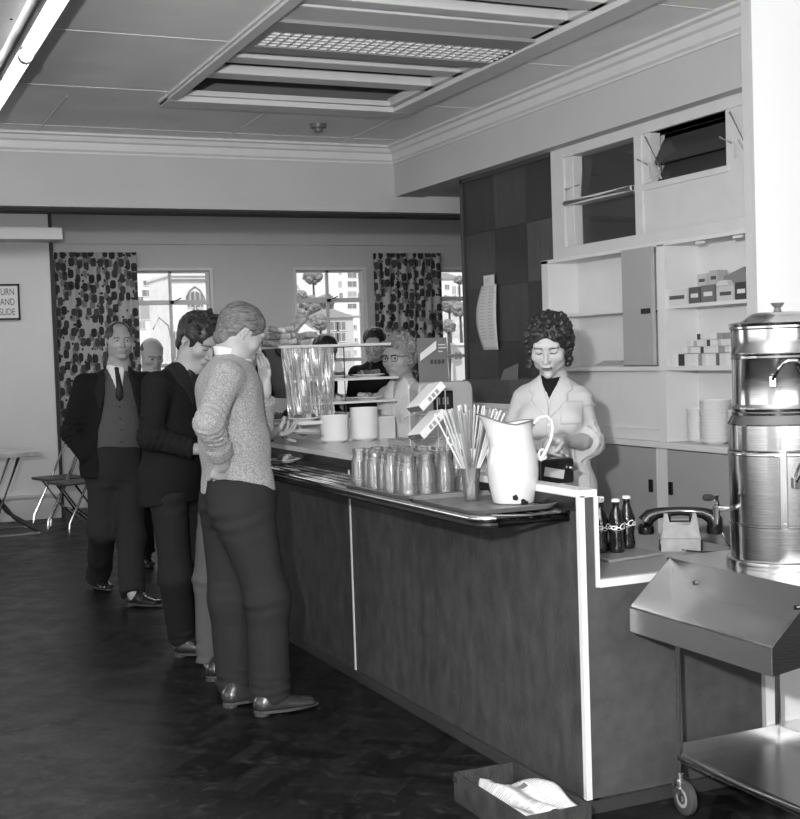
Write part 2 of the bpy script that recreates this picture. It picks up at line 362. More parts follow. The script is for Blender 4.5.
struct(MB().box((4.30, 4.4, 2.0), (4.32, 6.6, 2.7)).build('wall_beyond', M_darkint))
# ---- upper cupboard unit (one cupboard), front plane XC
XC, XK = 3.84, 4.05
root = thing('wall_cupboard', 'white painted wall cupboard with open shelves above the bench', 'cupboard', (XC, 5.6, 1.36))
def L(o): o.location = Vector(o.location)-Vector((XC, 5.6, 1.36)); return o
c = MB(); T = .018
c.box((XC, 6.435, 1.37), (XK, 6.51, 2.01)); c.box((XC, 4.60, 1.99), (XK, 6.51, 2.012)); c.box((XC-.006, 4.60, 1.362), (XK, 6.51, 1.385))
c.box((XC, 5.30, 1.37), (XK, 5.37, 2.0)); c.box((XC, 4.60, 1.37), (XK, 4.635, 2.0)); c.box((XK-.01, 4.60, 1.37), (XK, 6.51, 2.01))
L(c.build('carcass', M_cupw, root, bevel=.002))
for y0, y1, z in ((5.37, 6.49, 1.672), (4.635, 5.30, 1.672)): L(MB().box((XC+.01, y0, z), (XK-.01, y1, z+.018)).build('shelf', M_cupw, root))
d = L(MB().box((XC-.03, 5.37, 1.392), (XC-.008, 5.635, 1.995)).build('door', M_cupg, root, bevel=.002))
MB().box((XC-.04, 5.385, 1.655), (XC-.03, 5.455, 1.682)).build('finger_pull', M_black, d)
MB().box((XC-.026, 5.635, 1.392), (XC-.012, 5.64, 1.995)).build('door_edge', M_cupw, d)
e = L(MB().box((XC+.0, 4.63, 1.392), (XC+.012, 4.645, 1.985)).build('hinge_strip', M_cupw, root))
for y in (5.0, 4.72): L(MB().box((XC-.012, y-.03, 1.972), (XC, y+.03, 1.984)).build('catch', M_cupw, root))
for z in (1.46, 1.90): L(MB().box((XC-.006, 5.29, z-.03), (XC, 5.305, z+.03)).build('hinge', M_cupw, root))
# ---- bay between bench and cupboard + bench
root = thing('kitchen_bench', 'long white bench with grey cupboard doors against the kitchen wall', 'bench', (XC, 5.6, 0))
def L(o): o.location = Vector(o.location)-Vector((XC, 5.6, 0)); return o
c = MB()
c.box((XC-.02, 4.60, .968), (XK, 7.55, 1.0)); L(c.build('worktop', M_cupw, root, bevel=.003))
c = MB(); c.box((XC, 5.31, .1), (XC+.02, 5.405, .968)); c.box((XC, 4.60, .1), (XC+.02, 4.66, .968)); c.box((XC, 6.49, .1), (XC+.02, 6.54, .968)); c.box((XC, 4.60, .1), (XC+.02, 7.55, .14)); c.box((XC+.04, 4.60, -.045), (XC+.2, 7.55, .1)); c.box((XC+.03, 4.6, .14), (XC+.04, 7.55, .968))
c.box((XC, 5.31, 1.0), (XK, 5.37, 1.362)); c.box((XC, 6.49, 1.0), (XK, 6.51, 1.362)); c.box((XK-.01, 4.60, 1.0), (XK, 6.51, 1.362)); c.box((XC, 4.60, 1.0), (XK, 4.64, 1.362))
c.box((XC+.05, 5.37, 1.055), (XC+.06, 6.49, 1.362)); c.box((XC+.02, 5.37, 1.0), (XC+.06, 6.49, 1.055))
L(c.build('frame', M_cupw, root))
for y0, y1, h in ((4.66, 5.31, 5.28), (5.405, 5.95, 5.45), (5.955, 6.49, 6.44), (6.54, 7.04, 6.6), (7.045, 7.54, 7.5)):
    d = L(MB().box((XC-.004, y0, .145), (XC+.02, y1, .962)).build('door', M_cupg, root, bevel=.002))
    MB().box((XC-.014, h-.014, .735), (XC-.004, h+.014, .80)).build('finger_pull', M_black, d)
# ================================================================ CEILING FITTINGS
root = thing('ceiling_ventilator', 'white louvred ceiling light well with an egg-crate diffuser panel', 'ceiling light', (2.565, 5.7, 3.0))
def L(o): o.location = Vector(o.location)-Vector((2.565, 5.7, 3.0)); return o
c = MB()
a = .055
for (x0, y0, x1, y1) in ((RX0-.03, RY0, RX0+.03, RY1+.02), (RX1-.10, RY0, RX1+.035, RY1+.02), (RX0-.03, RY1-.16, RX1+.035, RY1+.03)):
    c.box((x0, y0, 2.972 if y0 == RY0 else 2.9705), (x1, y1, 3.012))
c.box((RX0-.045, RY0, 2.985), (RX0-.03, RY1, 3.0)); c.box((RX1+.035, RY0, 2.985), (RX1+.05, RY1+.03, 3.0)); c.box((RX0+.03, RY1-.20, 3.0), (RX1-.10, RY1-.16, 3.03)); c.box((RX1-.14, RY0, 3.0), (RX1-.10, RY1-.16, 3.05))
L(c.build('frame', M_trimw, root, bevel=.003))
for y0, y1 in ((6.52, 6.66), (6.16, 6.29), (5.20, 5.42), (5.06, 5.16), (4.76, 4.90), (4.45, 4.58), (4.2, 4.3)):
    L(MB().box((RX0+.03, y0, 3.0), (RX1-.10, y1, 3.05)).build('louvre', M_trimw, root, bevel=.008))
lf = MB()
lf.box((RX0+.03, 5.42, 2.985), (RX1-.03, 5.58, 3.03)); lf.box((RX0+.03, 5.87, 2.985), (RX1-.03, 5.99, 3.03)); lf.box((RX0+.03, 5.58, 2.985), (RX0+.08, 5.87, 3.03)); lf.box((RX1-.10, 5.58, 2.985), (RX1-.03, 5.87, 3.03))
lf.box((RX0+.03, 5.42, 3.03), (RX1-.03, 5.99, 3.035))
pan = L(lf.build('light_panel', mat('light_panel_grey', .30, .5), root))
g = MB(); x = RX0+.08
while x < RX1-.10: g.box((x, 5.58, 2.988), (x+.012, 5.87, 3.012)); x += .052
for k in range(6): y = 5.59+k*.052; g.box((RX0+.08, y, 2.988), (RX1-.10, y+.012, 3.012))
L(g.build('diffuser_grid', mat('diffuser', .8, .4), root)).parent = root
g = MB().box((RX0+.08, 5.58, 3.018), (RX1-.10, 5.87, 3.022)); L(g.build('diffuser_back', mat('diffuser_back', .5, .6), root))
# fluorescent batten light
root = thing('fluorescent_light', 'bare twin-ended fluorescent batten lamp on the ceiling', 'ceiling light', (.86, 5.8, 2.995))
def L(o): o.location = Vector(o.location)-Vector((.86, 5.8, 3.0)); return o
c = MB(); c.prism([(.60, 7.12, 3.0), (.64, 7.12, 2.93), (.76, 7.12, 2.92), (.82, 7.12, 2.95), (.82, 7.12, 3.0)], (0, -4.0, 0))
c.mi = 1
for y in (6.9, 6.5, 6.1, 5.5, 5.1, 4.6):
    c.cyl((.67, y, 2.923), .006, .004, 8, (0, 0, -1)); c.cyl((.735, y-.06, 2.92), .006, .004, 8, (0, 0, -1))
L(c.build('batten', [mat('batten_metal', .38, .35), M_black], root))
M_lamp = mat('lit_fluorescent_tube', .9, .5, emit=14.0)
c = MB(); c.prism([(.82, 7.10, 2.90), (.86, 7.10, 2.90), (.88, 7.10, 2.87), (.88, 7.10, 2.98), (.82, 7.10, 2.98)], (0, -4.0, 0)); L(c.build('reflector', mat('batten_dark', .10, .4), root))
for y0, y1 in ((5.92, 7.06), (4.65, 5.80), (3.42, 4.53)):
    L(MB().tube([(.845, y0, 2.875), (.845, y0+.02, 2.875), (.845, y1-.02, 2.875), (.845, y1, 2.875)], [.019, .021, .021, .019], 14).build('tube', M_lamp, root))
for y in (7.075, 5.86, 4.59, 3.40): L(MB().cyl((.845, y-.03, 2.87), .032, .06, 14, (0, 1, 0)).build('lamp_holder', M_steel, root))
# sprinkler / smoke head
o = MB().lathe([(0, 0), (.055, 0), (.05, -.025), (.032, -.03), (.03, -.05), (.0, -.055)], (0, 0, 0), 20).build('ceiling_rose', mat('dark_metal', .12, .4)); o.location = onZ(318, 124, 3.0); tag(o, 'small round dark fitting on the ceiling boards near the far beam', 'ceiling fitting')
# ================================================================ NOTICES
root = thing('price_list', 'long curled sheet of typed paper pinned to the dark wood panelling', 'notice', (3.87, 7.25, 1.50))
c = MB()
def pf(u, v):
    bulge = .03*math.sin(PI*v)*(1-u); return (.018-.05*math.sin(PI*v)**1.0*.6*(.3+.7*(1-u))-.004, .10-.20*u+.012*math.sin(PI*v)*0+.035*math.sin(PI*v)*(1-u)*1.0, .42*v)
c.grid(pf, 6, 14); c.build('sheet', M_paper, root, solid=.0015)
c = MB(); c.cbox((.012, -.005, .448), (.001, .072, .034)); c.build('heading_card', mat('card_offwhite', .65, .8), root)
for j in range(2):
    c = MB()
    for k in range(16):
        v = .92-k*.05
        u0 = .18+.42*j; x, y, z = pf(u0, v); x2, y2, z2 = pf(u0+.28*(.7+.3*random.random()), v); c.add([(x-.003, y, z), (x2-.003, y2, z), (x2-.003, y2, z+.006), (x-.003, y, z+.006)], [(0, 1, 2, 3)])
    c.build('typed_column', mat('typing_grey', .42, .8), root)
text_mesh('LIST', .04, 'heading_text', mat('typing_grey', .4, .8), root, (.0105, .045, .435), (math.radians(90), 0, math.radians(-90)), sx=.9)
# sign on far left wall
root = thing('wall_sign', 'framed notice about returning cups on the far left wall', 'sign', (1.465, 13.19, 1.97))
w_ = MB(); w_.box((-.45, -.012, 0), (.275, .01, .02)); w_.box((-.45, -.012, .34), (.275, .01, .36)); w_.box((-.45, -.012, 0), (-.43, .01, .36)); w_.box((.255, -.012, 0), (.275, .01, .36)); w_.build('frame', M_matblack, root)
MB().box((-.44, -.006, .01), (.265, .008, .35)).build('card', M_paper, root)
mt = mat('sign_lettering', .08, .7)
for t_, z in (('RETURN', .25), ('CUPS AND', .15), ('TO SLIDE', .05)): text_mesh(t_, .095, 'lettering', mt, root, (.225, -.0075, z), (math.radians(90), 0, 0), align='RIGHT', sx=.68)
# ================================================================ CURTAINS
def curtain_mat():
    m = bpy.data.materials.new('printed_curtain'); m.use_nodes = True; nt = m.node_tree; b = nt.nodes['Principled BSDF']; L_ = nt.links.new; b.inputs['Roughness'].default_value = .9
    uv = nt.nodes.new('ShaderNodeTexCoord'); prev = (.36, .36, .36, 1)
    base = None
    def lay(scale, rnd, lo, off, g, sx=1.0, keep=1.0):
        nonlocal base
        mp = nt.nodes.new('ShaderNodeMapping'); mp.inputs['Scale'].default_value = (scale*sx, scale, 0); mp.inputs['Location'].default_value = off; L_(uv.outputs['UV'], mp.inputs[0])
        v = nt.nodes.new('ShaderNodeTexVoronoi'); v.voronoi_dimensions = '2D'; v.distance = 'MINKOWSKI'; v.inputs['Exponent'].default_value = 3.0; v.inputs['Scale'].default_value = 1; v.inputs['Randomness'].default_value = rnd; L_(mp.outputs[0], v.inputs['Vector'])
        lt = nt.nodes.new('ShaderNodeMath'); lt.operation = 'LESS_THAN'; lt.inputs[1].default_value = lo; L_(v.outputs['Distance'], lt.inputs[0])
        sp = nt.nodes.new('ShaderNodeSeparateColor'); L_(v.outputs['Color'], sp.inputs[0]); k = nt.nodes.new('ShaderNodeMath'); k.operation = 'LESS_THAN'; k.inputs[1].default_value = keep; L_(sp.outputs[1], k.inputs[0])
        mu = nt.nodes.new('ShaderNodeMath'); mu.operation = 'MULTIPLY'; L_(lt.outputs[0], mu.inputs[0]); L_(k.outputs[0], mu.inputs[1])
        mr = nt.nodes.new('ShaderNodeMapRange'); mr.inputs[3].default_value = g[0]; mr.inputs[4].default_value = g[1]; L_(sp.outputs[0], mr.inputs[0])
        mx = nt.nodes.new('ShaderNodeMix'); mx.data_type = 'FLOAT'; L_(mu.outputs[0], mx.inputs[0])
        if base is None: mx.inputs[2].default_value = .38
        else: L_(base, mx.inputs[2])
        L_(mr.outputs[0], mx.inputs[3]); base = mx.outputs[0]
    lay(8.6, .7, .36, (.3, .1, 0), (.13, .2), 1.25, .75)
    lay(8.2, .6, .38, (0, 0, 0), (.015, .06), 1.3, .9)
    lay(15, .9, .2, (.1, .4, 0), (.01, .02), 1.1, .35)
    L_(base, b.inputs['Base Color']); return m
M_curt = curtain_mat()
def curtain(x0, x1, y, zb, zt, lab, ph):
    n = 60; c = MB(); W = x1-x0
    def fn(u, v): return ((u-.5)*W, .014*math.sin(u*W*2*PI/.11+ph+.4*math.sin(3*v))+.008*math.sin(u*23), v*(zt-zb))
    c.grid(fn, 96, 12)
    o = c.build('curtain', M_curt, None, loc=((x0+x1)/2, y, zb)); me = o.data
    uvl = me.uv_layers.new(name='UVMap')
    for l in me.loops:
        i = l.vertex_index; uvl.data[l.index].uv = ((i % 97)/96*W*1.25, (i//97)/12*(zt-zb))
    md = o.modifiers.new('solid', 'SOLIDIFY'); md.thickness = .003; md.offset = 0
    return tag(o, lab, 'curtain')
curtain(2.19, 3.06, 13.78, .95, 2.70, 'patterned curtain left of the window nearest the far left wall', 0)
curtain(5.86, 6.74, 13.78, .95, 2.70, 'patterned curtain between the two windows behind the older woman', 1)
# ================================================================ SERVICE COUNTER
FZ = -0.045
M_lino = mat('counter_dark_board', 0.055, 0.5, spec=.2, var=0.30, vscale=16, bump=0.35, bscale=120, stretch=(1, 1, .55))
M_lino2 = mat('counter_end_board', 0.062, 0.5, spec=.3, var=0.18, vscale=18, bump=0.12, bscale=90)
M_edge = mat('white_counter_edging', 0.66, 0.35)
M_top = mat('counter_laminate_grey', 0.27, 0.35, var=.05)
CY1 = 7.8
root = thing('service_counter', 'long dark-fronted cafeteria counter with white edging strips', 'counter', (2.2, 3.527, FZ))
def L(o): o.location = Vector(o.location)-Vector((2.2, 3.527, FZ)); return o
L(MB().box((2.2, 3.54, 0.0), (2.245, 5.55, 1.0)).build('front_panel', M_lino, root))
L(MB().box((2.2, 5.562, 0.0), (2.245, CY1, 1.0)).build('front_panel', M_lino, root))
L(MB().box((2.195, 5.55, 0.0), (2.245, 5.562, .96)).build('joint_strip', M_edge, root))
L(MB().box((2.193, 3.520, 0.0), (2.214, 3.54, 1.005)).build('corner_strip', M_edge, root))
L(MB().box((2.214, 3.527, 0.0), (2.259, 3.545, 1.0)).box((2.259, 3.527, 0), (2.925, 3.545, .698)).build('end_panel', M_lino2, root))
k = MB().box((2.185, 3.51, FZ), (2.245, CY1, 0.0)).box((2.185, 3.51, FZ), (2.925, 3.545, 0.0)); L(k.build('kickboard', mat('kickboard_dark', .035, .45), root, bevel=.002))
c = MB().box((2.196, 3.52, 1.0), (2.262, 4.42, 1.024)).box((2.196, 4.42, 1.0), (2.56, 5.3, 1.024)).box((2.196, 5.3, 1.0), (2.90, CY1, 1.024))
L(c.build('service_top', mat('white_laminate_top', .72, .25), root))
L(MB().box((2.252, 3.52, .70), (2.266, 3.545, 1.0)).build('upright_edge_strip', M_edge, root))
L(MB().box((2.266, 3.52, .698), (2.935, 3.545, .724)).build('desk_edge_strip', M_edge, root))
L(MB().box((2.245, 3.545, .70), (3.06, 4.43, .720)).build('desk_top', M_top, root))
L(MB().box((3.04, 3.56, FZ), (3.06, 4.43, .70)).build('desk_side_panel', M_cupg, root))
L(MB().box((2.245, 4.43, FZ), (2.26, CY1, 1.0)).build('inner_panel', M_cupg, root))
# tray slide
TX, TY0, TY1, TZ = 1.865, 3.60, 7.8, .955
for i, x in enumerate((1.925, 1.975, 2.025, 2.075, 2.125)):
    L(MB().tube([(x, TY0+.03, TZ-.012), (x, TY1, TZ-.012)], .0095, 8).build('tray_rail', M_tube, root))
fr = MB(); pts = [(2.2, TY0, TZ-.008)]
for k in range(7): a = k/6*PI/2; pts.append((TX+.06-.06*math.sin(a), TY0+.06-.06*math.cos(a), TZ-.008))
pts += [(TX, TY1, TZ-.008)]; fr.tube(pts, .0135, 10); L(fr.build('outer_rail', M_tube, root))
b = MB(); q = [(x, y, z-.022) for x, y, z in pts]; q = [(x+.006, y, z) for x, y, z in q]; b.tube(q, .011, 8)
L(b.build('rail_support', M_black, root))
y = 3.72
while y < 7.9:
    L(MB().box((TX+.01, y, TZ-.045), (2.2, y+.025, TZ-.027)).build('rail_bracket', M_black, root)); y += .62
st = MB()
for k in range(36): st.cyl((2.196, 3.62+k*.11, .988), .005, .004, 8, (-1, 0, 0))
L(st.build('fascia_studs', M_chrome, root)); L(MB().box((2.190, 3.545, .955), (2.2, CY1, 1.0)).build('fascia_strip', M_black, root))
# ================================================================ TRAYS
M_tray = mat('brown_tray', .16, .3, var=.1, vscale=20)
def rrect(x0, y0, x1, y1, r, n=6):
    P = []
    for cx, cy, a0 in ((x1-r, y1-r, 0), (x0+r, y1-r, 90), (x0+r, y0+r, 180), (x1-r, y0+r, 270)):
        for k in range(n+1): a = math.radians(a0+90*k/n); P.append((cx+r*math.cos(a), cy+r*math.sin(a)))
    return P
def tray_mesh(w, d, h=.018, m=M_tray, name='serving_tray'):
    c = MB(); rings = []
    for (ins, z) in ((0.0, h), (-.0035, h-.001), (.010, .002), (.012, 0), (.02, 0), (.02, .003), (.014, .003), (.004, h)):
        rings.append([(x, y, z) for x, y in rrect(-w/2+ins, -d/2+ins, w/2-ins, d/2-ins, .05)])
    n = len(rings[0]); vs = [p for r in rings for p in r]; fs = []
    for i in range(len(rings)):
        j = (i+1) % len(rings)
        for k in range(n): fs.append((i*n+k, i*n+(k+1) % n, j*n+(k+1) % n, j*n+k))
    c.add(vs, fs, True)
    c.add([(x, y, .003) for x, y in rrect(-w/2+.02, -d/2+.02, w/2-.02, d/2-.02, .04)], [tuple(range(n))]); c.add([(x, y, .0) for x, y in rrect(-w/2+.02, -d/2+.02, w/2-.02, d/2-.02, .04)], [tuple(range(n))[::-1]])
    return c.build(name, m)
TRZ = TZ-.0015
t = tray_mesh(.34, .52); t.location = (2.035, 3.905, TRZ+.001); tag(t, 'flat brown tray under the white enamel jug', 'tray')
t = tray_mesh(.34, .60); t.location = (2.035, 4.50, TRZ+.001); t.rotation_euler = (0, 0, .0); tag(t, 'flat brown tray crowded with upturned drinking glasses', 'tray')
GZ = TRZ+.0045
# ================================================================ JUG
M_tumbler = pane_mat('tumbler_glass', .93)
def _tg():
    nt = M_tumbler.node_tree; o = nt.nodes['Material Output']; d = nt.nodes.new('ShaderNodeBsdfDiffuse'); d.inputs[0].default_value = (.9, .9, .9, 1); m2 = nt.nodes.new('ShaderNodeMixShader'); m2.inputs[0].default_value = .09
    s0 = o.inputs[0].links[0].from_socket; nt.links.new(s0, m2.inputs[1]); nt.links.new(d.outputs[0], m2.inputs[2]); nt.links.new(m2.outputs[0], o.inputs[0])
    for n in nt.nodes:
        if n.type == 'FRESNEL': n.inputs[0].default_value = 1.75
        if n.type == 'BSDF_GLOSSY': n.inputs['Roughness'].default_value = .06
_tg()
M_enamel = mat('white_enamel', .56, .12, coat=.5)
root = thing('enamel_jug', 'large white enamel jug with chipped base standing on the tray', 'jug', (2.14, 3.86, GZ)); root.scale = (1, 1, .95)
pr = [(0, 0), (.066, 0), (.072, .004), (.078, .03), (.087, .08), (.090, .12), (.088, .16), (.080, .20), (.071, .235), (.066, .265), (.066, .29), (.069, .300), (.066, .302), (.063, .29), (.062, .265), (.068, .235), (.077, .20), (.084, .16), (.086, .12), (.083, .08), (.074, .03), (.068, .008), (0, .008)]
def jp(u, v):
    i = v*(len(pr)-1); k = min(int(i), len(pr)-2); f = i-k; r = pr[k][0]*(1-f)+pr[k+1][0]*f; z = pr[k][1]*(1-f)+pr[k+1][1]*f
    a = u*2*PI; d = math.cos(a-PI)                 # spout towards local -X
    up = max(0, (z-.20)/.10); sp = max(0, d)**5
    rr = r*(1+.10*up*abs(d)) + sp*up**1.3*.045; zz = z + sp*up**1.5*.028 + up**2*.012*(1-abs(d))*-1
    return (rr*math.cos(a), rr*math.sin(a), zz)
c = MB(); c.grid(jp, 64, (len(pr)-1)*2)
body = c.build('body', M_enamel, root); body.rotation_euler = (0, 0, -.28)
rimp = []
for k in range(64):
    p = Vector(jp(k/64, 11.5/(len(pr)-1))); rimp.append(p)
c = MB().tube(rimp, .0028, 6, closed=True).build('rim_line', mat('blue_rim_dark', .12, .3), root); c.rotation_euler = (0, 0, -.28)
hp = [(.066, 0, .262), (.078, 0, .285), (.10, 0, .308), (.125, 0, .312), (.142, 0, .295), (.147, 0, .265), (.138, 0, .225), (.122, 0, .19), (.108, 0, .165), (.097, 0, .150)]
c = MB().tube(hp, [.007, .007, .0075, .0075, .0075, .0075, .007, .007, .007, .008], 12).build('handle', M_enamel, root); c.rotation_euler = (0, 0, -.28)
c = MB(); c.tube([(.108+.014*math.cos(a), 0, .172+.018*math.sin(a)) for a in [k*PI/6 for k in range(12)]], .005, 8, closed=True); c = c.build('handle_ring', M_enamel, root); c.rotation_euler = (0, 0, -.28)
for (ang, z, s) in ((-115, .028, .011), (-92, .009, .012), (-84, .006, .008)):
    a = math.radians(ang); r = .0775 if z > .02 else .0735
    n = Vector((math.cos(a), math.sin(a), -.15)).normalized(); s1 = n.cross((0, 0, 1)).normalized(); s2 = s1.cross(n)
    random.seed(int(ang+200)); c = MB(); P = [Vector((r*math.cos(a), r*math.sin(a), z))+n*.0022+(s1*math.cos(t)+s2*math.sin(t))*s*(.7+.5*random.random()) for t in [k*PI/5 for k in range(10)]]
    c.prism(P, n*-.004); c.build('enamel_chip', M_black, root)
# ================================================================ GLASS + STRAWS
def tumbler(name, label, prof, loc, group=None, m=M_tumbler):
    o = MB().lathe(prof, (0, 0, 0), 20).build(name, m, None, loc=loc); return tag(o, label, 'glass', group)
straw_xy = Vector((2.062, 4.03, GZ))
g = tumbler('drinking_glass', 'straight clear glass holding paper straws beside the jug', [(0, 0), (.024, 0), (.0255, .003), (.036, .115), (.0345, .115), (.0235, .010), (0, .010)], straw_xy)
M_straw = mat('paper_straw', .55, .6)
random.seed(3); proto = None
for k in range(44):
    a = random.random()*2*PI; rb = .019*math.sqrt(random.random()); a2 = a+PI+random.uniform(-.9, .9)
    b0 = Vector((rb*math.cos(a2), rb*math.sin(a2), .013)); lean = random.uniform(.022, .033) if k % 3 else random.uniform(.0, .02)
    b1 = Vector((lean*math.cos(a), lean*math.sin(a), .115)); d = (b1-b0).normalized()
    if proto is None: o = proto = MB().tube([(0, 0, 0), (0, 0, .33)], .003, 7).build('drinking_straw', M_straw)
    else: o = proto.copy(); C.objects.link(o)
    o.location = straw_xy+b0; o.rotation_euler = d.to_track_quat('Z', 'Y').to_euler()
    tag(o, 'thin white paper straw standing in the clear glass by the jug', 'straw', 'paper straws in the glass')
# upturned milkshake glasses
gp = [(.0355, 0), (.037, .004), (.0355, .03), (.033, .09), (.0325, .10), (.031, .112), (.027, .120), (.026, .127), (.028, .133), (.0275, .152), (.024, .155), (0, .153), (0, .145), (.021, .142), (.022, .13), (.028, .105), (.031, .08), (.033, .03), (.0335, .004)]
spots = []
for r in range(7):
    for cc in range(4): spots.append((1.935+cc*.078+(r % 2)*.012, 4.30+r*.078))
spots = spots[:27]; gl = None
where = {0: 'upturned clear glass at the jug end of the tray, customer side', 1: 'upturned clear glass at the jug end of the tray, second from the customers', 2: 'upturned clear glass at the jug end of the tray, third from the customers', 24: 'upturned clear glass at the far end of the tray, customer side', 25: 'upturned clear glass at the far end of the tray, second from the customers', 26: 'upturned clear glass at the far end of the tray, kitchen side'}
for i, (x, y) in enumerate(spots):
    if i == 3: continue
    x += random.uniform(-.003, .003); y += random.uniform(-.003, .003)
    if gl is None: o = gl = MB().lathe(gp+[gp[0]], (0, 0, 0), 20).build('milkshake_glass', M_tumbler)
    else: o = gl.copy(); C.objects.link(o)
    o.location = (x, y, GZ); tag(o, where.get(i, 'clear glass standing upside down in the middle of the crowded tray'), 'glass', 'upturned glasses on the tray')
tumbler('tumbler', 'short clear tumbler at the jug end of the tray nearest the service top', [(.034, 0), (.036, .003), (.033, .05), (.026, .082), (.020, .085), (0, .083), (0, .074), (.022, .072), (.030, .048), (.033, .003), (.034, 0)], (2.172, 4.30, GZ))
# ================================================================ PLATES ETC. ON THE COUNTER
TOPZ = 1.024
M_china = mat('white_china_bowl', .80, .2)
bowlp = [(0, 0), (.045, 0), (.047, .003), (.060, .006), (.074, .016), (.079, .034), (.0765, .034), (.071, .018), (.058, .0095), (0, .008)]
bw = None
def stack(x, y, z0, n, step, label, group, prof, name='soup_bowl', s=1.0):
    global bw
    me = MB().lathe(prof, (0, 0, 0), 36)
    base = me.build(name, M_china)
    for k in range(n):
        o = base if k == 0 else base.copy()
        if k: C.objects.link(o)
        o.location = (x+random.uniform(-.0015, .0015), y+random.uniform(-.0015, .0015), z0+k*step); o.scale = (s, s, 1)
        lab = label % ('lowest of' if k == 0 else 'topmost of' if k == n-1 else 'inside')
        tag(o, lab, 'bowl', group)
stack(2.455, 6.40, TOPZ, 8, .0165, 'white bowl %s the shorter bowl stack nearest the display case', 'bowls in the shorter counter stack', bowlp)
stack(2.64, 6.42, TOPZ, 10, .0165, 'white bowl %s the taller bowl stack beside the older woman', 'bowls in the taller counter stack', bowlp)
smp = [(0, 0), (.035, 0), (.037, .003), (.050, .006), (.060, .016), (.066, .030), (.0635, .030), (.058, .017), (.048, .0095), (0, .008)]
for x, y, n, s, nm in ((3.97, 5.215, 10, 1.0, 'far'), (3.93, 5.04, 13, 1.18, 'middle'), (3.96, 4.88, 10, 1.05, 'near')):
    stack(x, y, 1.0, n, .0155, 'white plate %s the '+{'far': 'stack nearest the bay corner on the bench', 'middle': 'tallest plate stack on the kitchen bench', 'near': 'plate stack next to the urn lid on the bench'}[nm], 'plates in the %s bench stack' % nm, smp, 'small_plate', s)
# saucered plate of food on the rails
def food_plate(loc, label, r=.095, n=7, seed=1, dark=.25, cat='plate of food', name='dinner_plate'):
    random.seed(seed)
    root = thing(name, label, cat, loc)
    MB().lathe([(0, 0), (.6*r, 0), (.62*r, .003), (r, .014), (r, .017), (.6*r, .007), (0, .006)], (0, 0, 0), 32).build('dish', M_china, root)
    for k in range(n):
        a = random.random()*6.28; q = r*.5*math.sqrt(random.random()); g = random.choice((dark*.5, dark, dark*1.6, .45))
        c = MB(); w = random.uniform(.018, .03); h = random.uniform(.012, .022)
        M_ = mat('food_%d' % int(g*100), g, .7, bump=.5, bscale=90)
        R = Euler((random.uniform(-.3, .3), random.uniform(-.3, .3), random.uniform(0, 6))).to_matrix()
        c.cbox((0, 0, 0), (w, w*random.uniform(.5, .9), h*.6), R); o = c.build('food_piece', M_, root, bevel=.006, seg=3); o.location = (q*math.cos(a), q*math.sin(a), .012+h*.7)
    return root
food_plate((2.10, 6.20, TZ), 'small white plate of sandwiches resting on the chrome tray rails', .085, 6, 5, .3)
# ---- display case
root = thing('food_display_case', 'glass-fronted food display case with white shelves on the counter', 'display case', (2.45, 6.9, TOPZ))
def L(o): o.location = Vector(o.location)-Vector((2.45, 6.9, TOPZ)); return o
DY0, DY1 = 6.5, 7.75
# keep the same lines of sight as the near end at y=6.5
def ds(p, y=DY0): q = onY(p[0], p[1], y); return q
zt = ds((309, 346)).z; zm = ds((332, 380)).z; zl = ds((330, 403)).z; xl = ds((275, 348)).x; xr = ds((391, 345)).x; zd = ds((290, 421)).z
L(MB().box((xl+.02, DY0, zt-.008), (xr-.0, DY1, zt+.006)).build('top_shelf', M_edge, root))
L(MB().box((xl+.09, DY0, zm-.006), (xr+.04, DY1, zm+.006)).build('middle_shelf', M_edge, root))
L(MB().box((xl+.12, DY0, zl-.008), (xr+.02, DY1, zl+.004)).build('lower_shelf', M_edge, root))
L(MB().box((xl+.25, DY0-.02, TOPZ), (xr, DY1, zd-.02)).build('base_box', M_edge, root))
L(MB().box((2.05, DY0-.12, zd-.02), (xl+.26, DY1, zd)).box((xl+.25, DY0-.02, zd-.02), (xr, DY1, zd)).build('deck', M_edge, root, bevel=.003))
c = MB()
for y in (DY0+.01, DY1-.01): c.tube([(xl+.03, y, zt), (xl+.12, y, zd)], .008, 8); L(c.build('post', M_tube, root)); c = MB(); c.tube([(xl+.40, y, zt), (xl+.40, y, zd)], .004, 8); L(c.build('post', M_tube, root)); c = MB()
L(MB().add([(xl+.02, DY0, zt), (xl+.02, DY1, zt), (xl+.11, DY1, zd), (xl+.11, DY0, zd)], [(0, 1, 2, 3)]).build('slanted_glass', M_pane, root))
def film(u, v): return (xl+.03+u*.30+.03*v*(1-u), DY0-.015+.010*math.sin(u*31+2*v)+.006*math.sin(u*67-3*v+1)+.006*math.sin(v*9+u*14), zt-.01-(zt-zd-.012)*v)
def film_mat():
    m = pane_mat('cellophane', .8); nt = m.node_tree
    o = nt.nodes['Material Output']; d = nt.nodes.new('ShaderNodeBsdfDiffuse'); d.inputs[0].default_value = (.6, .6, .6, 1); m2 = nt.nodes.new('ShaderNodeMixShader'); m2.inputs[0].default_value = .3
    s0 = o.inputs[0].links[0].from_socket; nt.links.new(s0, m2.inputs[1]); nt.links.new(d.outputs[0], m2.inputs[2]); nt.links.new(m2.outputs[0], o.inputs[0])
    for n in nt.nodes:
        if n.type == 'BSDF_GLOSSY': n.inputs['Roughness'].default_value = .08
        if n.type == 'FRESNEL': n.inputs[0].default_value = 2.3
    return m
L(MB().grid(film, 110, 16).build('cellophane_curtain', film_mat(), root))
def film2(u, v): return (xl+.03+.09*v+.006*math.sin(u*40+4*v), DY0+.02+u*.5, zt-.01-(zt-zd-.012)*v)
L(MB().grid(film2, 60, 12).build('cellophane_front', MATS['cellophane'], root))
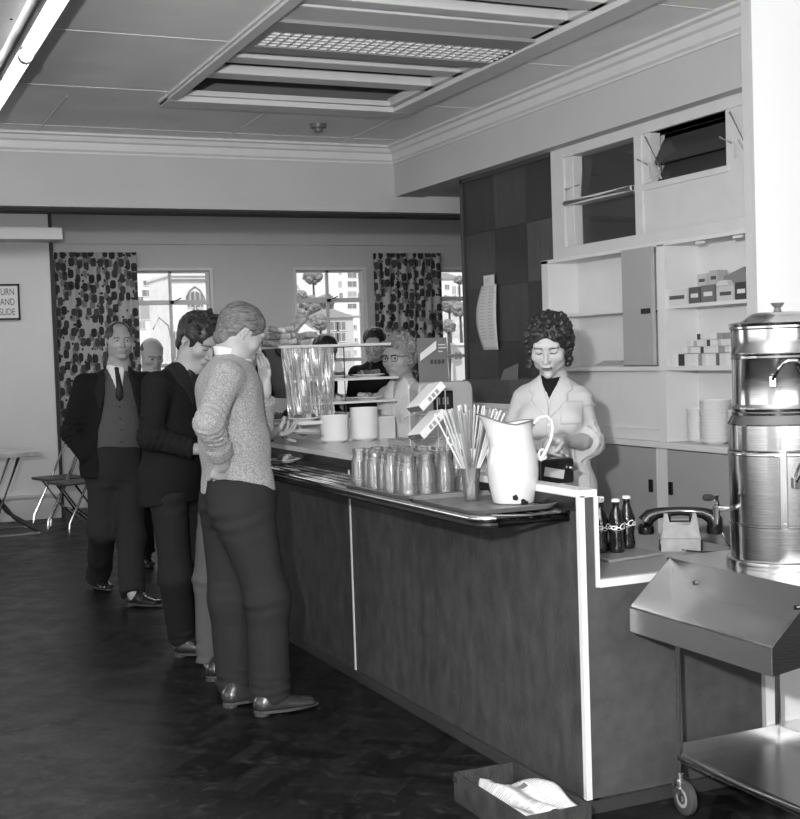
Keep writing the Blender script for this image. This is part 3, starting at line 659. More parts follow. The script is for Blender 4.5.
# food on the case: wrapped sandwiches on the top, pies and cakes inside, plates on the deck
M_wrap = mat('wrapped_sandwich', .34, .25, var=.4, vscale=40, bump=.6, bscale=60)
def wrapped(loc, rot, label, group):
    o = MB().cbox((0, 0, 0), (.05, .035, .016)).build('wrapped_sandwich', M_wrap, bevel=.008, seg=3); o.location = loc; o.rotation_euler = rot; return tag(o, label, 'sandwich', group)
random.seed(11)
for k in range(13):
    lay = 0 if k < 7 else (1 if k < 11 else 2); kk = k if lay == 0 else (k-7 if lay == 1 else k-11)
    x = xl-.03+(kk % 4)*.068+lay*.035; y = DY0+.06+(kk//4)*.085+random.uniform(-.01, .01); z = zt+.024+lay*.034
    wrapped((x, y, z), (random.uniform(-.16, .16), random.uniform(-.25, .25), random.uniform(-1.5, 1.5)), ('wrapped sandwich on the case top, in the bottom layer', 'wrapped sandwich on the case top, in the middle layer', 'wrapped sandwich on top of the pile on the case')[lay], 'wrapped sandwiches on the display case')
wrapped((xl+.15, DY0+.06, zt+.125), (.3, -.75, .3), 'wrapped sandwich tipped up at the peak of the pile', 'wrapped sandwiches on the display case')
for k, (x, z, l) in enumerate(((xr-.09, zm+.006, 'plate of cakes on the middle shelf by the older woman'), (xr-.30, zm+.006, 'plate of cakes on the middle shelf behind the cellophane'), (xr-.10, zl+.004, 'heaped plate of rolls on the lower shelf by the older woman'), (xr-.31, zl+.004, 'plate of rolls on the lower shelf behind the cellophane'))):
    food_plate((x, DY0+.13, z), l, .095, 11, 20+k, .2)
for k, (x, y, l, d) in enumerate(((2.13, 6.50, 'plate of dark cake at the end of the display deck', .06), (2.22, 6.72, 'plate of sandwiches further along the display deck', .2), (2.36, 6.43, 'plate of sliced food on the deck beside the bowls', .25))):
    food_plate((x, y, zd) if k < 2 else (x-.05, y+.05, zd), l, .095, 12, 40+k, d)
# ================================================================ CASH REGISTER, SIGN, RACK, CUPS
M_reg = mat('register_grey_enamel', .34, .4)
root = thing('cash_register', 'pale grey rounded cash register with a dark display window on the counter', 'cash register', (2.655, 5.42, TOPZ))
def prof_reg(): return [(-.14, 0), (.14, 0), (.145, .10), (.145, .29), (.138, .318), (.12, .328), (-.12, .328), (-.138, .318), (-.145, .29), (-.145, .10)]
MB().prism([(x, -.0, z) for x, z in prof_reg()], (0, .11, 0)).build('body', M_reg, root, bevel=.012, seg=3)
MB().box((-.07, -.006, .195), (.035, .002, .285)).build('window_surround', M_black, root, bevel=.004)
MB().box((-.06, -.008, .205), (.025, -.005, .275)).build('display_glass', mat('dark_display', .03, .1), root)
t = MB()
for k in range(3): t.box((-.045+k*.022, -.0095, .22), (-.037+k*.022, -.008, .255))
t.build('display_flags', mat('display_flag_grey', .25, .6), root)
MB().box((-.18, -.01, 0), (.18, .30, .05)).build('cash_drawer', M_reg, root, bevel=.004)
# upright sign card standing on the register
root = thing('advertising_card', 'dark upright advertising card with a slanted white label standing on the register', 'sign', (2.615, 5.47, TOPZ+.329))
MB().cbox((0, 0, .105), (.078, .002, .105), Euler((math.radians(-4), 0, 0)).to_matrix()).build('card', mat('card_dark_grey', .13, .6), root)
c = MB().add([(-.072, -.010, .10), (.012, -.0165, .155), (.012, -.0185, .195), (-.072, -.013, .135)], [(0, 1, 2, 3)]).build('slanted_label', M_paper, root)
c = MB()
for z, x0, x1 in ((.172, .022, .06), (.158, .022, .066), (.14, .022, .045)): c.add([(x0, -.0175+.0*z, z), (x1, -.0175, z), (x1, -.0178, z+.006), (x0, -.0178, z+.006)], [(0, 1, 2, 3)])
c.build('small_print', mat('label_grey', .5, .7), root)
c = MB()
for x in (-.02, .0, .02, .04): c.add([(x, -.0135, .085), (x+.014, -.0135, .085), (x+.014, -.015, .105), (x, -.015, .105)], [(0, 1, 2, 3)])
c.build('printed_band', mat('label_dark', .04, .7), root)
# wire rack of packets
root = thing('wire_rack', 'white wire rack standing on the counter beside the register', 'rack', (2.36, 5.0, TOPZ))
c = MB()
for x in (-.09, .045, .085): c.tube([(x, 0, 0), (x, 0, .31), (x*.9, .02, .33)], .0035, 6)
for z in (.20, .10): c.tube([(-.09, 0, z), (.085, 0, z)], .003, 6); c.tube([(-.09, -.05, z+.01), (-.09, .06, z-.02)], .003, 6); c.tube([(.085, -.05, z+.01), (.085, .06, z-.02)], .003, 6)
c.tube([(-.1, -.05, .003), (.1, -.05, .003), (.1, .06, .003), (-.1, .06, .003)], .003, 6, closed=True)
c.build('frame', M_whitep, root)
def packet(loc, label):
    r = thing('tea_packet', label, 'packet', loc, 0, 'packets on the wire rack')
    r.rotation_euler = (math.radians(-8), math.radians(-38), math.radians(12))
    MB().cbox((0, 0, 0), (.080, .055, .017)).build('carton', mat('packet_white', .78, .5), r, bevel=.003)
    MB().cbox((-.081, 0, 0), (.0015, .05, .013)).build('carton_end', mat('packet_end_dark', .12, .5), r)
    c = MB()
    for k in range(3): c.cbox((-.02+k*.025, -.0556, .0), (.008, .0006, .009))
    c.build('printed_mark', mat('packet_print', .3, .5), r)
    return r
packet((2.335, 4.965, TOPZ+.275), 'white packet tilted in the upper tier of the wire rack')
packet((2.335, 4.965, TOPZ+.155), 'white packet tilted in the lower tier of the wire rack')
cupm = None
def cup(loc, rz, label):
    r = thing('tea_cup', label, 'cup', loc, rz, 'stacked white cups by the glasses')
    MB().lathe([(0, 0), (.024, 0), (.025, .004), (.036, .02), (.040, .062), (.0375, .062), (.033, .02), (.02, .006), (0, .005)], (0, 0, 0), 28).build('bowl', M_china, r)
    MB().tube([(.037, 0, .052), (.052, 0, .052), (.060, 0, .040), (.054, 0, .026), (.037, 0, .020)], .0045, 8).build('handle', M_china, r)
    return r
for x, y, z, rz, l in ((2.30, 4.72, TOPZ, 2.9, 'white cup in the bottom row beside the glasses, nearest the rack'), (2.385, 4.66, TOPZ, .3, 'white cup in the bottom row beside the glasses, in the middle'), (2.47, 4.60, TOPZ, 0, 'white cup in the bottom row beside the straws'), (2.36, 4.70, TOPZ+.062, 3.14, 'white cup perched on top of the other cups by the wire rack'), (2.27, 4.60, TOPZ, 2.0, 'white cup set closest behind the upturned glasses')):
    cup((x, y, z), rz, l)
for k in range(3):
    o = MB().lathe([(0, 0), (.03, 0), (.032, .003), (.07, .012), (.072, .015), (.03, .006), (0, .005)], (0, 0, 0), 28).build('saucer', M_china); o.location = (2.47, 4.78, TOPZ+k*.007); tag(o, ('white saucer at the bottom of the little pile behind the cups', 'white saucer in the middle of the little pile behind the cups', 'white saucer on top of the little pile behind the cups')[k], 'saucer', 'saucers behind the cups')
# small black till gadget in front of the woman in the white coat
root = thing('ticket_machine', 'small black ticket machine under the hands of the woman in the coat', 'ticket machine', (2.62, 4.40, .72))
MB().box((-.04, -.03, 0), (.04, .03, .23)).build('stand', M_whitep, root, bevel=.004)
MB().box((-.085, -.045, .23), (.075, .05, .33)).build('body', M_black, root, bevel=.008)
MB().cbox((-.02, -.048, .275), (.045, .002, .018), Euler((0, .2, 0)).to_matrix()).build('paper_slip', mat('slip_grey', .45, .6), root)
MB().cyl((.06, -.05, .29), .012, .02, 14, (0, -1, 0)).build('knob', M_chrome, root)
# ================================================================ COLA BOTTLES ON A BOARD
o = MB().box((-.13, -.12, 0), (.13, .12, .012)).build('wooden_board', mat('pale_board', .22, .5, var=.1), bevel=.003); o.location = (2.60, 3.93, .7205); o.rotation_euler = (0, 0, .12); tag(o, 'thin pale board under the dark drink bottles', 'board')
M_cola = mat('dark_cola_glass', .012, .04, coat=1.0); M_script = mat('white_bottle_print', .85, .5)
bp = [(0, 0), (.026, 0), (.029, .004), (.030, .02), (.0265, .05), (.0262, .062), (.030, .085), (.031, .105), (.029, .118), (.021, .145), (.0135, .165), (.0122, .178), (.0145, .182), (.0145, .188), (0, .188)]
def bend_text(body, size, R, z, m, parent, name, ang0=-PI/2):
    cu = bpy.data.curves.new(name, 'FONT'); cu.body = body; cu.size = size; cu.extrude = .0001; cu.align_x = 'CENTER'; cu.shear = .35; cu.offset = .0005; cu.space_character = .86
    t = bpy.data.objects.new(name, cu); C.objects.link(t); bpy.context.view_layer.update(); dg = bpy.context.evaluated_depsgraph_get()
    me = bpy.data.meshes.new_from_object(t.evaluated_get(dg)); bpy.data.objects.remove(t)
    for v in me.vertices:
        a = ang0+v.co.x/R; r = R+.0007+v.co.z; y = v.co.y; v.co = (r*math.cos(a), r*math.sin(a), z+y)
    me.materials.clear(); me.materials.append(m); o = bpy.data.objects.new(name, me); C.objects.link(o); o.parent = parent; return o
b0 = None
for k, (x, y, l, rz) in enumerate(((2.552, 3.955, 'dark cola bottle nearest the white upright of the counter', .25), (2.602, 3.925, 'dark cola bottle standing in front of the others on the board', .0), (2.600, 4.025, 'dark cola bottle at the back, partly hidden by the others', .6), (2.690, 3.985, 'dark cola bottle standing nearest the telephone', -.35))):
    if b0 is None:
        r = b0 = thing('cola_bottle', l, 'bottle', (x, y, .733), rz, 'cola bottles on the board')
        bd = MB().lathe(bp, (0, 0, 0), 28).build('glass_body', M_cola, r)
        bend_text('Coca-Cola', .031, .0308, .087, M_script, bd, 'script_lettering', -PI/2-.5)
        c = MB(); vs = []; 
        for i in range(8): a = -PI/2-1.0+i*.15; vs.append((.0312*math.cos(a), .0312*math.sin(a), .083))
        c.tube(vs, .0006, 4).build('underline', M_script, bd)
        MB().lathe([(0, .197), (.013, .197), (.0155, .194), (.0165, .186), (.0145, .186), (0, .186)], (0, 0, 0), 20).build('crown_cap', mat('white_crown_cap', .7, .4), r)
    else: dup(b0, (x, y, .733), rz, l)
# ================================================================ TELEPHONE
root = thing('telephone', 'black telephone with a pale grey back plate on the low desk', 'telephone', (2.873, 3.905, .72), -.63); root.scale = (.84, .9, .98)
M_bake = mat('black_bakelite', .010, .12, coat=.6); M_plate = mat('pale_grey_plate', .24, .5, var=.12, vscale=30)
MB().prism([(-.095, -.055, 0), (.095, -.055, 0), (.095, .10, 0), (-.095, .10, 0)], (0, 0, .045)).build('base', M_bake, root, bevel=.006)
c = MB(); c.add([(-.085, -.05, .045), (.085, -.05, .045), (.085, .09, .045), (-.085, .09, .045), (-.06, -.035, .115), (.06, -.035, .115), (.055, .03, .115), (-.055, .03, .115)], [(0, 3, 2, 1), (4, 5, 6, 7), (0, 1, 5, 4), (1, 2, 6, 5), (2, 3, 7, 6), (3, 0, 4, 7)])
c.build('housing', M_bake, root, bevel=.006)
y = -.062; P = [(-.086, y, .0), (.086, y, .0), (.086, y, .05), (.070, y+.012, .145), (.054, y+.012, .145), (.045, y+.009, .108), (.038, y+.008, .100), (-.038, y+.008, .100), (-.045, y+.009, .108), (-.054, y+.012, .145), (-.070, y+.012, .145), (-.086, y, .05)]
c = MB().prism(P, (0, .004, 0)); c.build('back_plate', M_plate, root, bevel=.001)
MB().box((-.086, y-.002, .048), (.086, y, .052)).build('seam', mat('seam_dark', .2, .5), root)
hs = [(-.150, 0, .092), (-.150, 0, .112), (-.132, 0, .130), (-.10, 0, .141), (-.05, 0, .147), (0, 0, .149), (.05, 0, .147), (.10, 0, .141), (.132, 0, .130), (.150, 0, .112), (.150, 0, .092)]
h = MB().tube([(x, -.01, z) for x, _, z in hs], [.037, .036, .030, .022, .018, .017, .018, .022, .030, .036, .037], 16).build('handset', M_bake, root)
for s_ in (-1, 1): MB().lathe([(0, -.006), (.033, -.006), (.037, 0), (.036, .025), (.03, .03)], (s_*.150, -.01, .068), 20).build('earpiece' if s_ < 0 else 'mouthpiece', M_bake, h)
for s_ in (-1, 1): MB().box((s_*.045-.006, -.03, .115), (s_*.045+.006, .02, .143)).build('cradle', M_bake, root, bevel=.003)
MB().tube([(0.005, -.064, .008), (.03, -.075, .006), (.08, -.09, .004), (.16, -.10, .004), (.21, -.06, .004), (.215, .02, .004), (.215, .1, .004)], .0035, 6).build('cord', M_black, root)
MB().tube([(.165, -.01, .085), (.18, -.02, .07), (.2, -.03, .03), (.22, -.02, .0045)], .003, 6).build('handset_cord', M_black, root)
# ================================================================ CUPBOARD CONTENTS
random.seed(21)
def carton(x, y, z, w, d, h, g, label, group=None, rz=0, detail=True, cat='carton', name='carton'):
    root = thing(name, label, cat, (x, y, z), rz, group)
    MB().box((-d/2, -w/2, 0), (d/2, w/2, h)).build('box', mat('carton_%02d' % int(g*100), g, .6), root)
    if detail:
        c = MB(); gg = .08 if g > .4 else .7
        c.box((-d/2-.0008, -w*.36, h*.35), (-d/2, w*.30, h*.60)); 
        c.build('printed_band', mat('print_%02d' % int(gg*100), gg, .6), root)
    return root
SX = 3.91
carton(SX, 5.235, 1.691, .185, .10, .075, .62, 'pale carton with a dark word at the left of the upper cupboard shelf')
carton(SX, 5.09, 1.691, .085, .10, .078, .10, 'dark carton beside the pale one on the upper cupboard shelf')
carton(SX, 4.985, 1.691, .10, .10, .082, .16, 'dark grey carton with a light band in the middle of the upper shelf')
carton(SX, 4.855, 1.691, .125, .10, .07, .55, 'pale carton with dark lettering near the white wall edge on the upper shelf')
carton(SX, 4.74, 1.691, .085, .10, .08, .05, 'black carton at the wall end of the upper cupboard shelf')
carton(SX-.0, 5.055, 1.7695, .07, .06, .062, .5, 'small upright packet standing on the dark carton, left of two')
carton(SX-.0, 4.965, 1.7735, .06, .06, .068, .42, 'small upright packet standing on the dark grey carton, right of two')
w = MB().prism([(-.04, -.09, 0), (-.04, .09, 0), (-.04, .085, .035), (-.04, -.06, .07)], (.09, 0, 0)).build('paper_bag', mat('bag_grey', .22, .8)); w.location = (SX+.01, 4.80, 1.772); tag(w, 'folded dark paper bag lying on the cartons by the wall end', 'bag')
w = MB().prism([(-.04, -.05, 0), (-.04, .05, 0), (-.04, .03, .025), (-.04, -.03, .025)], (.06, 0, 0)).build('paper_napkin', M_paper); w.location = (SX-.02, 4.86, 1.762); tag(w, 'folded white paper lying on the pale lettered carton', 'paper')
# cigarette packets: rows of small packets
yy = 5.285; k = 0
greys = [.68, .72, .04, .66, .7, .74, .30, .6, .75, .7, .12, .62, .7, .4, .7, .66, .06, .7, .72, .5]
cell = {}
for row in range(4):
    y = 5.285
    while y > 4.72:
        w_ = random.choice((.026, .03, .05)); h_ = (.058, .03, .03, .028)[row]
        if row == 3 and not (4.88 < y < 5.08): y -= w_; continue
        if row == 2 and not (4.80 < y < 5.16): y -= w_; continue
        if row == 1 and not (4.76 < y < 5.22): y -= w_; continue
        z = 1.385+(0, .061, .094, .127)[row]; g = greys[k % len(greys)]
        o = MB().box((-.04, -w_/2+.0006, 0), (.04, w_/2-.0006, h_)).build('cigarette_packet', mat('carton_%02d' % int(g*100), g, .5)); o.location = (SX-.01, y-w_/2, z)
        tag(o, ('upright cigarette packet in the bottom row of the open cupboard', 'cigarette packet in the second row of the pile in the open cupboard', 'cigarette packet in the third row of the pile in the open cupboard', 'cigarette packet in the top row of the pile in the open cupboard')[row], 'cigarette packet', 'cigarette packets on the lower cupboard shelf')
        k += 1; y -= w_
root = thing('show_card', 'small printed card leaning on the lower shelf by the grey door', 'card', (3.93, 5.92, 1.386))
c = MB().cbox((0, 0, .015), (.045, .15, .0015), Euler((0, math.radians(-20), 0)).to_matrix()).build('card', mat('card_offwhite', .65, .8), root)
c = MB()
for i in range(3):
    for j in range(6): c.cbox((-.025+i*.022, -.11+j*.044, .0058+.008*i+.003), (.006, .015, .0006), Euler((0, math.radians(-20), 0)).to_matrix())
c.build('print', mat('typing_grey', .3, .8), root)
# ================================================================ WHITE CABINET + WOODEN BOX
root = thing('storage_cabinet', 'free-standing white cabinet beneath the wooden box by the dark panelling', 'cabinet', (3.63, 6.85, FZ))
MB().box((-.17, -.60, .0), (.17, .60, 1.195)).build('carcass', M_cupw, root, bevel=.004)
MB().box((-.18, -.61, 1.205), (.18, .61, 1.235)).box((-.17, -.6, 1.195), (.17, .6, 1.205)).build('top', M_cupw, root, bevel=.003)
for s_ in (-1, 1):
    d = MB().box((-.185, .01 if s_ > 0 else -.59, .08), (-.17, .59 if s_ > 0 else -.01, 1.17)).build('door', M_cupw, root, bevel=.003); MB().cyl((-.185, s_*.06, .7), .012, .02, 12, (-1, 0, 0)).build('knob', M_chrome, d)
root = thing('wooden_box', 'open wooden box on the white cabinet in front of the dark panelling', 'box', (3.60, 6.56, 1.19))
M_wood = veneer('box_wood', .07, (1, .8, 9))
c = MB(); hgt = .135
c.box((-.13, -.29, 0), (-.118, .29, hgt)); c.box((.118, -.29, 0), (.13, .29, hgt)); c.box((-.118, -.29, 0), (.118, -.278, hgt)); c.box((-.118, .278, 0), (.118, .29, hgt)); c.box((-.118, -.278, 0), (.118, .278, .01)); c.build('box', M_wood, root)
c = MB().add([(-.05, -.24, .11), (-.05, -.02, .10), (-.03, -.05, .19), (-.02, -.2, .225)], [(0, 1, 2, 3)]).build('cardboard_flap', mat('brown_card', .16, .8), root, solid=.003)
# ================================================================ FLOOR CRATE
root = thing('floor_crate', 'shallow battered wooden crate on the floor against the counter', 'crate', (1.988, 3.605, FZ))
M_crate = mat('grubby_crate_wood', .036, .65, var=.45, vscale=16, bump=.4, bscale=50, stretch=(3, .8, 1)); M_cratein = mat('crate_inside', .14, .7, var=.55, vscale=22, bump=.3)
W, D, H = .12, .245, .10
for nm, a, b in (('side_board', (-W, -D, 0), (-W+.012, D, H)), ('side_board', (W-.012, -D, 0), (W, D, H)), ('end_board', (-W+.012, -D, 0), (W-.012, -D+.012, H)), ('end_board', (-W+.012, D-.012, 0), (W-.012, D, H)), ('bottom_board', (-W+.012, -D+.012, .005), (W-.012, D-.012, .012))):
    MB().box(a, b).build(nm, M_crate, root, bevel=.002)
MB().box((-W-.002, D-.03, H-.03), (-W+.014, D+.002, H-.012)).build('metal_corner', M_steel, root)
root = thing('newspaper', 'crumpled sheets of newspaper lying in the floor crate', 'newspaper', (1.988, 3.56, FZ+.045))
def np_fn(u, v):
    x = -.102+.204*u; y = -.17+.36*v; z = .028+.035*u*math.sin(PI*min(1, v*1.1))+.012*math.sin(9*v+3*u)*(.3+u)+.01*math.sin(14*u+5*v); 
    if v > .85: x *= .75; y += .03*math.sin(7*u)
    return (x, y+.02*math.sin(5*u), z)
MB().grid(np_fn, 24, 30).build('top_sheet', M_paper, root, solid=.001)
MB().grid(lambda u, v: (-.105+.21*u, -.17+.26*v, .0+.010*math.sin(11*v+4*u)), 14, 16).build('under_sheet', M_paper, root, solid=.001)
c = MB(); random.seed(5)
for col in range(3):
    for ln in range(26):
        v = .08+ln*.028; u0 = .10+col*.29; L0 = .24*random.uniform(.55, 1)
        if random.random() < .12: continue
        P = []
        for q in range(4): P.append(Vector(np_fn(u0+L0*q/3, v))+Vector((0, 0, .0016)))
        for q in range(3):
            a, b = P[q], P[q+1]; c.add([a, b, b+Vector((0, .0038, .0003)), a+Vector((0, .0038, .0003))], [(0, 1, 2, 3)])
c.build('newsprint', mat('newsprint_ink', .33, .8), root)
c = MB(); a = Vector(np_fn(.55, .55)); 
for q in range(5): p = Vector(np_fn(.52+q*.028, .60)); c.add([p+Vector((0, 0, .0018)), Vector(np_fn(.545+q*.028, .60))+Vector((0, 0, .0018)), Vector(np_fn(.545+q*.028, .68))+Vector((0, 0, .0018)), Vector(np_fn(.52+q*.028, .68))+Vector((0, 0, .0018))], [(0, 1, 2, 3)])
c.build('headline', mat('headline_ink', .10, .8), root)
# ================================================================ TROLLEY + URN
root = thing('steel_trolley', 'stainless steel trolley with a sloping drip trough and castors', 'trolley', (2.5, 2.97, 0))
KS = 1.0304; CAMV = Vector((0, 0, CAMH)); root.location = CAMV+(Vector((2.5, 2.97, 0))-CAMV)*KS; root.scale = (KS, KS, KS)
def L(o): o.location = Vector(o.location)-Vector((2.5, 2.97, 0)); return o
xf, xb, yn, yf = 2.23, 2.385, 2.645, 3.30
zb, zl, zp = .60, .676, .815
c = MB(); th = .003
c.box((xf-.001, yn, zb), (xf+.002, yf, zl)); c.tube([(xf, yn, zl), (xf, yf, zl)], .004, 6); L(c.build('trough_front', M_steel, root))
L(MB().add([(xf, yn, zb), (xf, yf, zb), (xb, yf, zb+.02), (xb, yn, zb+.02)], [(0, 1, 2, 3)]).build('trough_floor', M_steel, root, solid=.003))
L(MB().box((xb-.001, yn, zb+.02), (xb+.002, yf, zp)).build('trough_back', M_steel, root))
for y in (yn, yf): L(MB().prism([(xf, y-.001, zb), (xb, y-.001, zb+.02), (xb, y-.001, zp), (xf, y-.001, zl)], (0, .0025, 0)).build('trough_end', M_steel, root))
L(MB().box((xb, yn-.0, zp-.035), (2.82, yf+.02, zp)).build('top_shelf', M_steel, root, bevel=.004))
t = MB()
for y in (3.17, 2.72): t.cyl((xb-.002, y, .755), .007, .006, 10, (-1, 0, 0))
L(t.build('drain_stud', M_black, root))
lx0, lx1, ly0, ly1 = 2.395, 2.79, 2.68, 3.285; sz = .195
for nm, x, y in (('leg', lx0, ly1), ('leg', lx1, ly1), ('leg', lx0, ly0), ('leg', lx1, ly0)): L(MB().tube([(x, y, .105), (x, y, zp-.03)], .0125, 14).build(nm, M_tube, root))
sh = MB().box((lx0, ly0, sz-.006), (lx1, ly1, sz)); sh.box((lx0+.0, ly1-.004, sz-.03), (lx1, ly1, sz+.03)); sh.box((lx1-.004, ly0, sz-.03), (lx1, ly1, sz+.03)); sh.box((lx0-.003, ly0, sz-.03), (lx0, ly1, sz)); sh.box((lx0, ly0, sz-.03), (lx1, ly0+.004, sz+.03)); L(sh.build('lower_shelf', M_steel, root))
L(MB().tube([(lx0, ly0-.05, sz-.016), (lx0, ly1, sz-.016)], .013, 12).build('shelf_bar', M_tube, root))
for x, y, a in ((lx0, ly1, -.05), (lx1, ly1, -.5), (lx0, ly0, .9), (lx1, ly0, 1.2)):
    d = Vector((math.sin(a), -math.cos(a), 0))*.022; s_ = Vector((d.y, -d.x, 0)).normalized()
    hub = Vector((x, y, .0555))+d
    cs = MB(); cs.cyl((x, y, .095), .022, .012, 16); cs.cyl((x, y, .085), .026, .008, 16); cs.cyl((x, y, .105), .014, .025, 12)
    for q in (-1, 1):
        P = [hub+s_*q*.017+Vector((0, 0, -.008)), hub+s_*q*.017+d*.6+Vector((0, 0, .02)), Vector((x, y, .086))+s_*q*.017+d*1.1, Vector((x, y, .086))+s_*q*.017-d*.9, hub+s_*q*.017-d*.6+Vector((0, 0, .01))]
        cs.prism(P, s_*q*.003)
    k_ = L(cs.build('castor_fork', M_steel, root))
    wl = MB().lathe([(.010, -.014), (.030, -.012), (.048, -.0125), (.054, -.009), (.055, 0), (.054, .009), (.048, .0125), (.030, .012), (.010, .014)], hub, 30, s_).build('wheel', M_rubber, k_); wl.location = (0, 0, 0)
    hb = MB().cyl(hub-s_*.019, .008, .038, 10, s_).build('axle', M_chrome, k_)
    hb2 = MB().lathe([(0, -.0135), (.03, -.0128), (.03, .0128), (0, .0135)], hub, 24, s_).build('wheel_hub', mat('hub_grey', .3, .4), k_)
# urn
UX, UY, UZ = 2.595, 3.02, zp
root = thing('tea_urn', 'tall polished two-tier tea urn with lid standing on the trolley', 'urn', (UX, UY, UZ)); root.location = CAMV+(Vector((UX, UY, UZ))-CAMV)*KS; root.scale = (KS, KS, KS)
M_urn = mat('polished_urn_metal', .52, .13, 1.0, bump=.035, bscale=10, stretch=(.4, .4, 110))
lo = [(0, 0), (.165, 0), (.166, .006), (.164, .022), (.158, .026), (.152, .026), (.152, .125), (.1545, .127), (.1545, .133), (.152, .135), (.152, .335), (.155, .337), (.1555, .343), (.153, .347), (.1555, .351), (.152, .354), (.152, .425), (.156, .430), (.152, .436), (.142, .452), (.14, .455), (0, .455)]
MB().lathe(lo, (0, 0, 0), 64).build('lower_tank', M_urn, root)
up = [(0, .45), (.139, .45), (.142, .462), (.139, .466), (.142, .474), (.138, .482), (.137, .49), (.1375, .62), (.140, .624), (.1375, .630), (.140, .636), (.1375, .640), (.1385, .70), (.1385, .708), (.143, .712), (.143, .718), (.139, .72), (0, .72)]
MB().lathe(up, (0, 0, 0), 64).build('upper_tank', M_urn, root)
lid = MB().lathe([(.144, .722), (.146, .726), (.14, .730), (.11, .733), (.09, .748), (.07, .758), (.0, .762)], (0, 0, 0), 56).build('lid', M_urn, root)
MB().lathe([(.0, .76), (.012, .76), (.009, .772), (.018, .782), (.02, .787), (0, .788)], (0, 0, 0), 20).build('lid_knob', mat('dark_metal', .12, .4), lid)
def around(a, r, z): return Vector((r*math.cos(a), r*math.sin(a), z))
ga = math.radians(-128)
g = MB(); n = around(ga, 1, 0); s_ = Vector((-n.y, n.x, 0))
g.cbox(around(ga, .156, .24), (.006, .011, .115), Matrix.Rotation(ga, 3, 'Z')); gg = g.build('gauge_strip', M_chrome, root, bevel=.003)
for z in (.135, .345): MB().cyl(around(ga, .155, z), .008, .012, 12, n).build('gauge_bolt', M_chrome, gg)
# handles
for a, z, r0 in ((math.radians(-118), .615, .139), (math.radians(62), .615, .139), (math.radians(-98), .32, .153)):
    n = around(a, 1, 0); s_ = Vector((-n.y, n.x, 0)); P = []
    for k in range(9): t = -1+2*k/8; P.append(n*(r0+.002+.032*(1-t*t)**.5)+s_*.05*t+Vector((0, 0, z-.055*abs(t)**3)))
    hh = MB().tube(P, .0055, 8).build('side_handle', M_urn, root)
    for q in (-1, 1): MB().cbox(n*(r0+.002)+s_*.05*q+Vector((0, 0, z-.06)), (.004, .010, .016), Matrix.Rotation(a, 3, 'Z')).build('handle_plate', M_chrome, hh, bevel=.002)
ta = math.radians(160); n = around(ta, 1, 0)
tp = MB(); tp.tube([around(ta, .15, .175), around(ta, .165, .175), around(ta, .185, .175), around(ta, .205, .178)], [.012, .008, .011, .013], 12)
tp.tube([around(ta, .200, .20), around(ta, .200, .178), around(ta, .202, .15), around(ta, .202, .128)], [.008, .013, .010, .0075], 12); tap = tp.build('tap', M_chrome, root)
MB().tube([around(ta, .200, .198), around(ta, .200, .216)], [.006, .009], 10).tube([around(ta, .196, .206), around(ta, .205, .206)], .006, 8).build('tap_spindle', M_chrome, tap)
e = around(ta, .200, .208); dd = Vector((-.95, -.25, .1)).normalized()
MB().tube([e+dd*.008, e+dd*.02, e+dd*.035, e+dd*.055, e+dd*.062], [.005, .008, .011, .010, .005], 12).build('tap_lever', M_matblack, tap)
# ================================================================ FOLDING TABLE + CHAIRS at the far left
root = thing('folding_table', 'folding trestle table with pale top in front of the far left wall', 'table', (1.05, 12.3, FZ))
MB().box((-1.1, -.38, .72), (.66, .38, .765)).build('table_top', mat('scuffed_tabletop', .34, .5, var=.25, vscale=12), root, bevel=.004)
for y in (-.30, .30):
    for a, b in (((.46, y, .72), (.18, y, 0)), ((.02, y*.85, .72), (.40, y*.85, .16))):
        pts = [Vector(a), Vector(a).lerp(Vector(b), .8), Vector(b)]
        if b[0] > 0: pts.append(Vector((.64, y*.85, .0)))
        MB().tube(pts, .016, 8).build('leg', M_tube, root)
MB().tube([(.16, -.26, .48), (.16, .26, .48)], .012, 8).build('cross_bar', M_tube, root)
root0 = None
M_seat = mat('dark_seat', .05, .5)
def fold_chair(loc, rz, label):
    r = thing('folding_chair', label, 'chair', loc, rz, 'folding chairs by the curtain')
    MB().box((-.19, -.20, .43), (.19, .20, .455)).build('seat', M_seat, r, bevel=.01)
    MB().grid(lambda u, v: (-.19+.38*u, .20+.03*math.sin(PI*u), .72+.12*v), 10, 3).build('backrest', M_seat, r, solid=.012)
    for s_ in (-1, 1):
        MB().tube([(s_*.20, .21, .85), (s_*.20, .05, .50), (s_*.20, -.18, .08), (s_*.20, -.19, 0)], .012, 8).build('front_leg', M_tube, r)
        MB().tube([(s_*.185, -.10, .43), (s_*.185, .10, .15), (s_*.185, .28, .0)], .012, 8).build('rear_leg', M_tube, r)
    MB().tube([(-.185, .12, .13), (.185, .12, .13)], .01, 8).build('stretcher', M_tube, r)
    return r
c1 = fold_chair((1.97, 12.75, FZ), math.radians(-75), 'dark-seated folding chair tucked behind the other by the curtain')
c2 = dup(c1, (2.03, 12.15, FZ), math.radians(-70), 'dark-seated folding chair standing in front of the other by the curtain')
o = MB().grid(lambda u, v: (-.55+1.1*u, .05*v, .10*math.sin(PI*min(1, u*1.0))**.4*(1)*v), 20, 4).build('folded_cloth', M_whitep, solid=.004); o.location = (.75, 12.5, .722); tag(o, 'pale folded cloth lying on the trestle table', 'cloth')
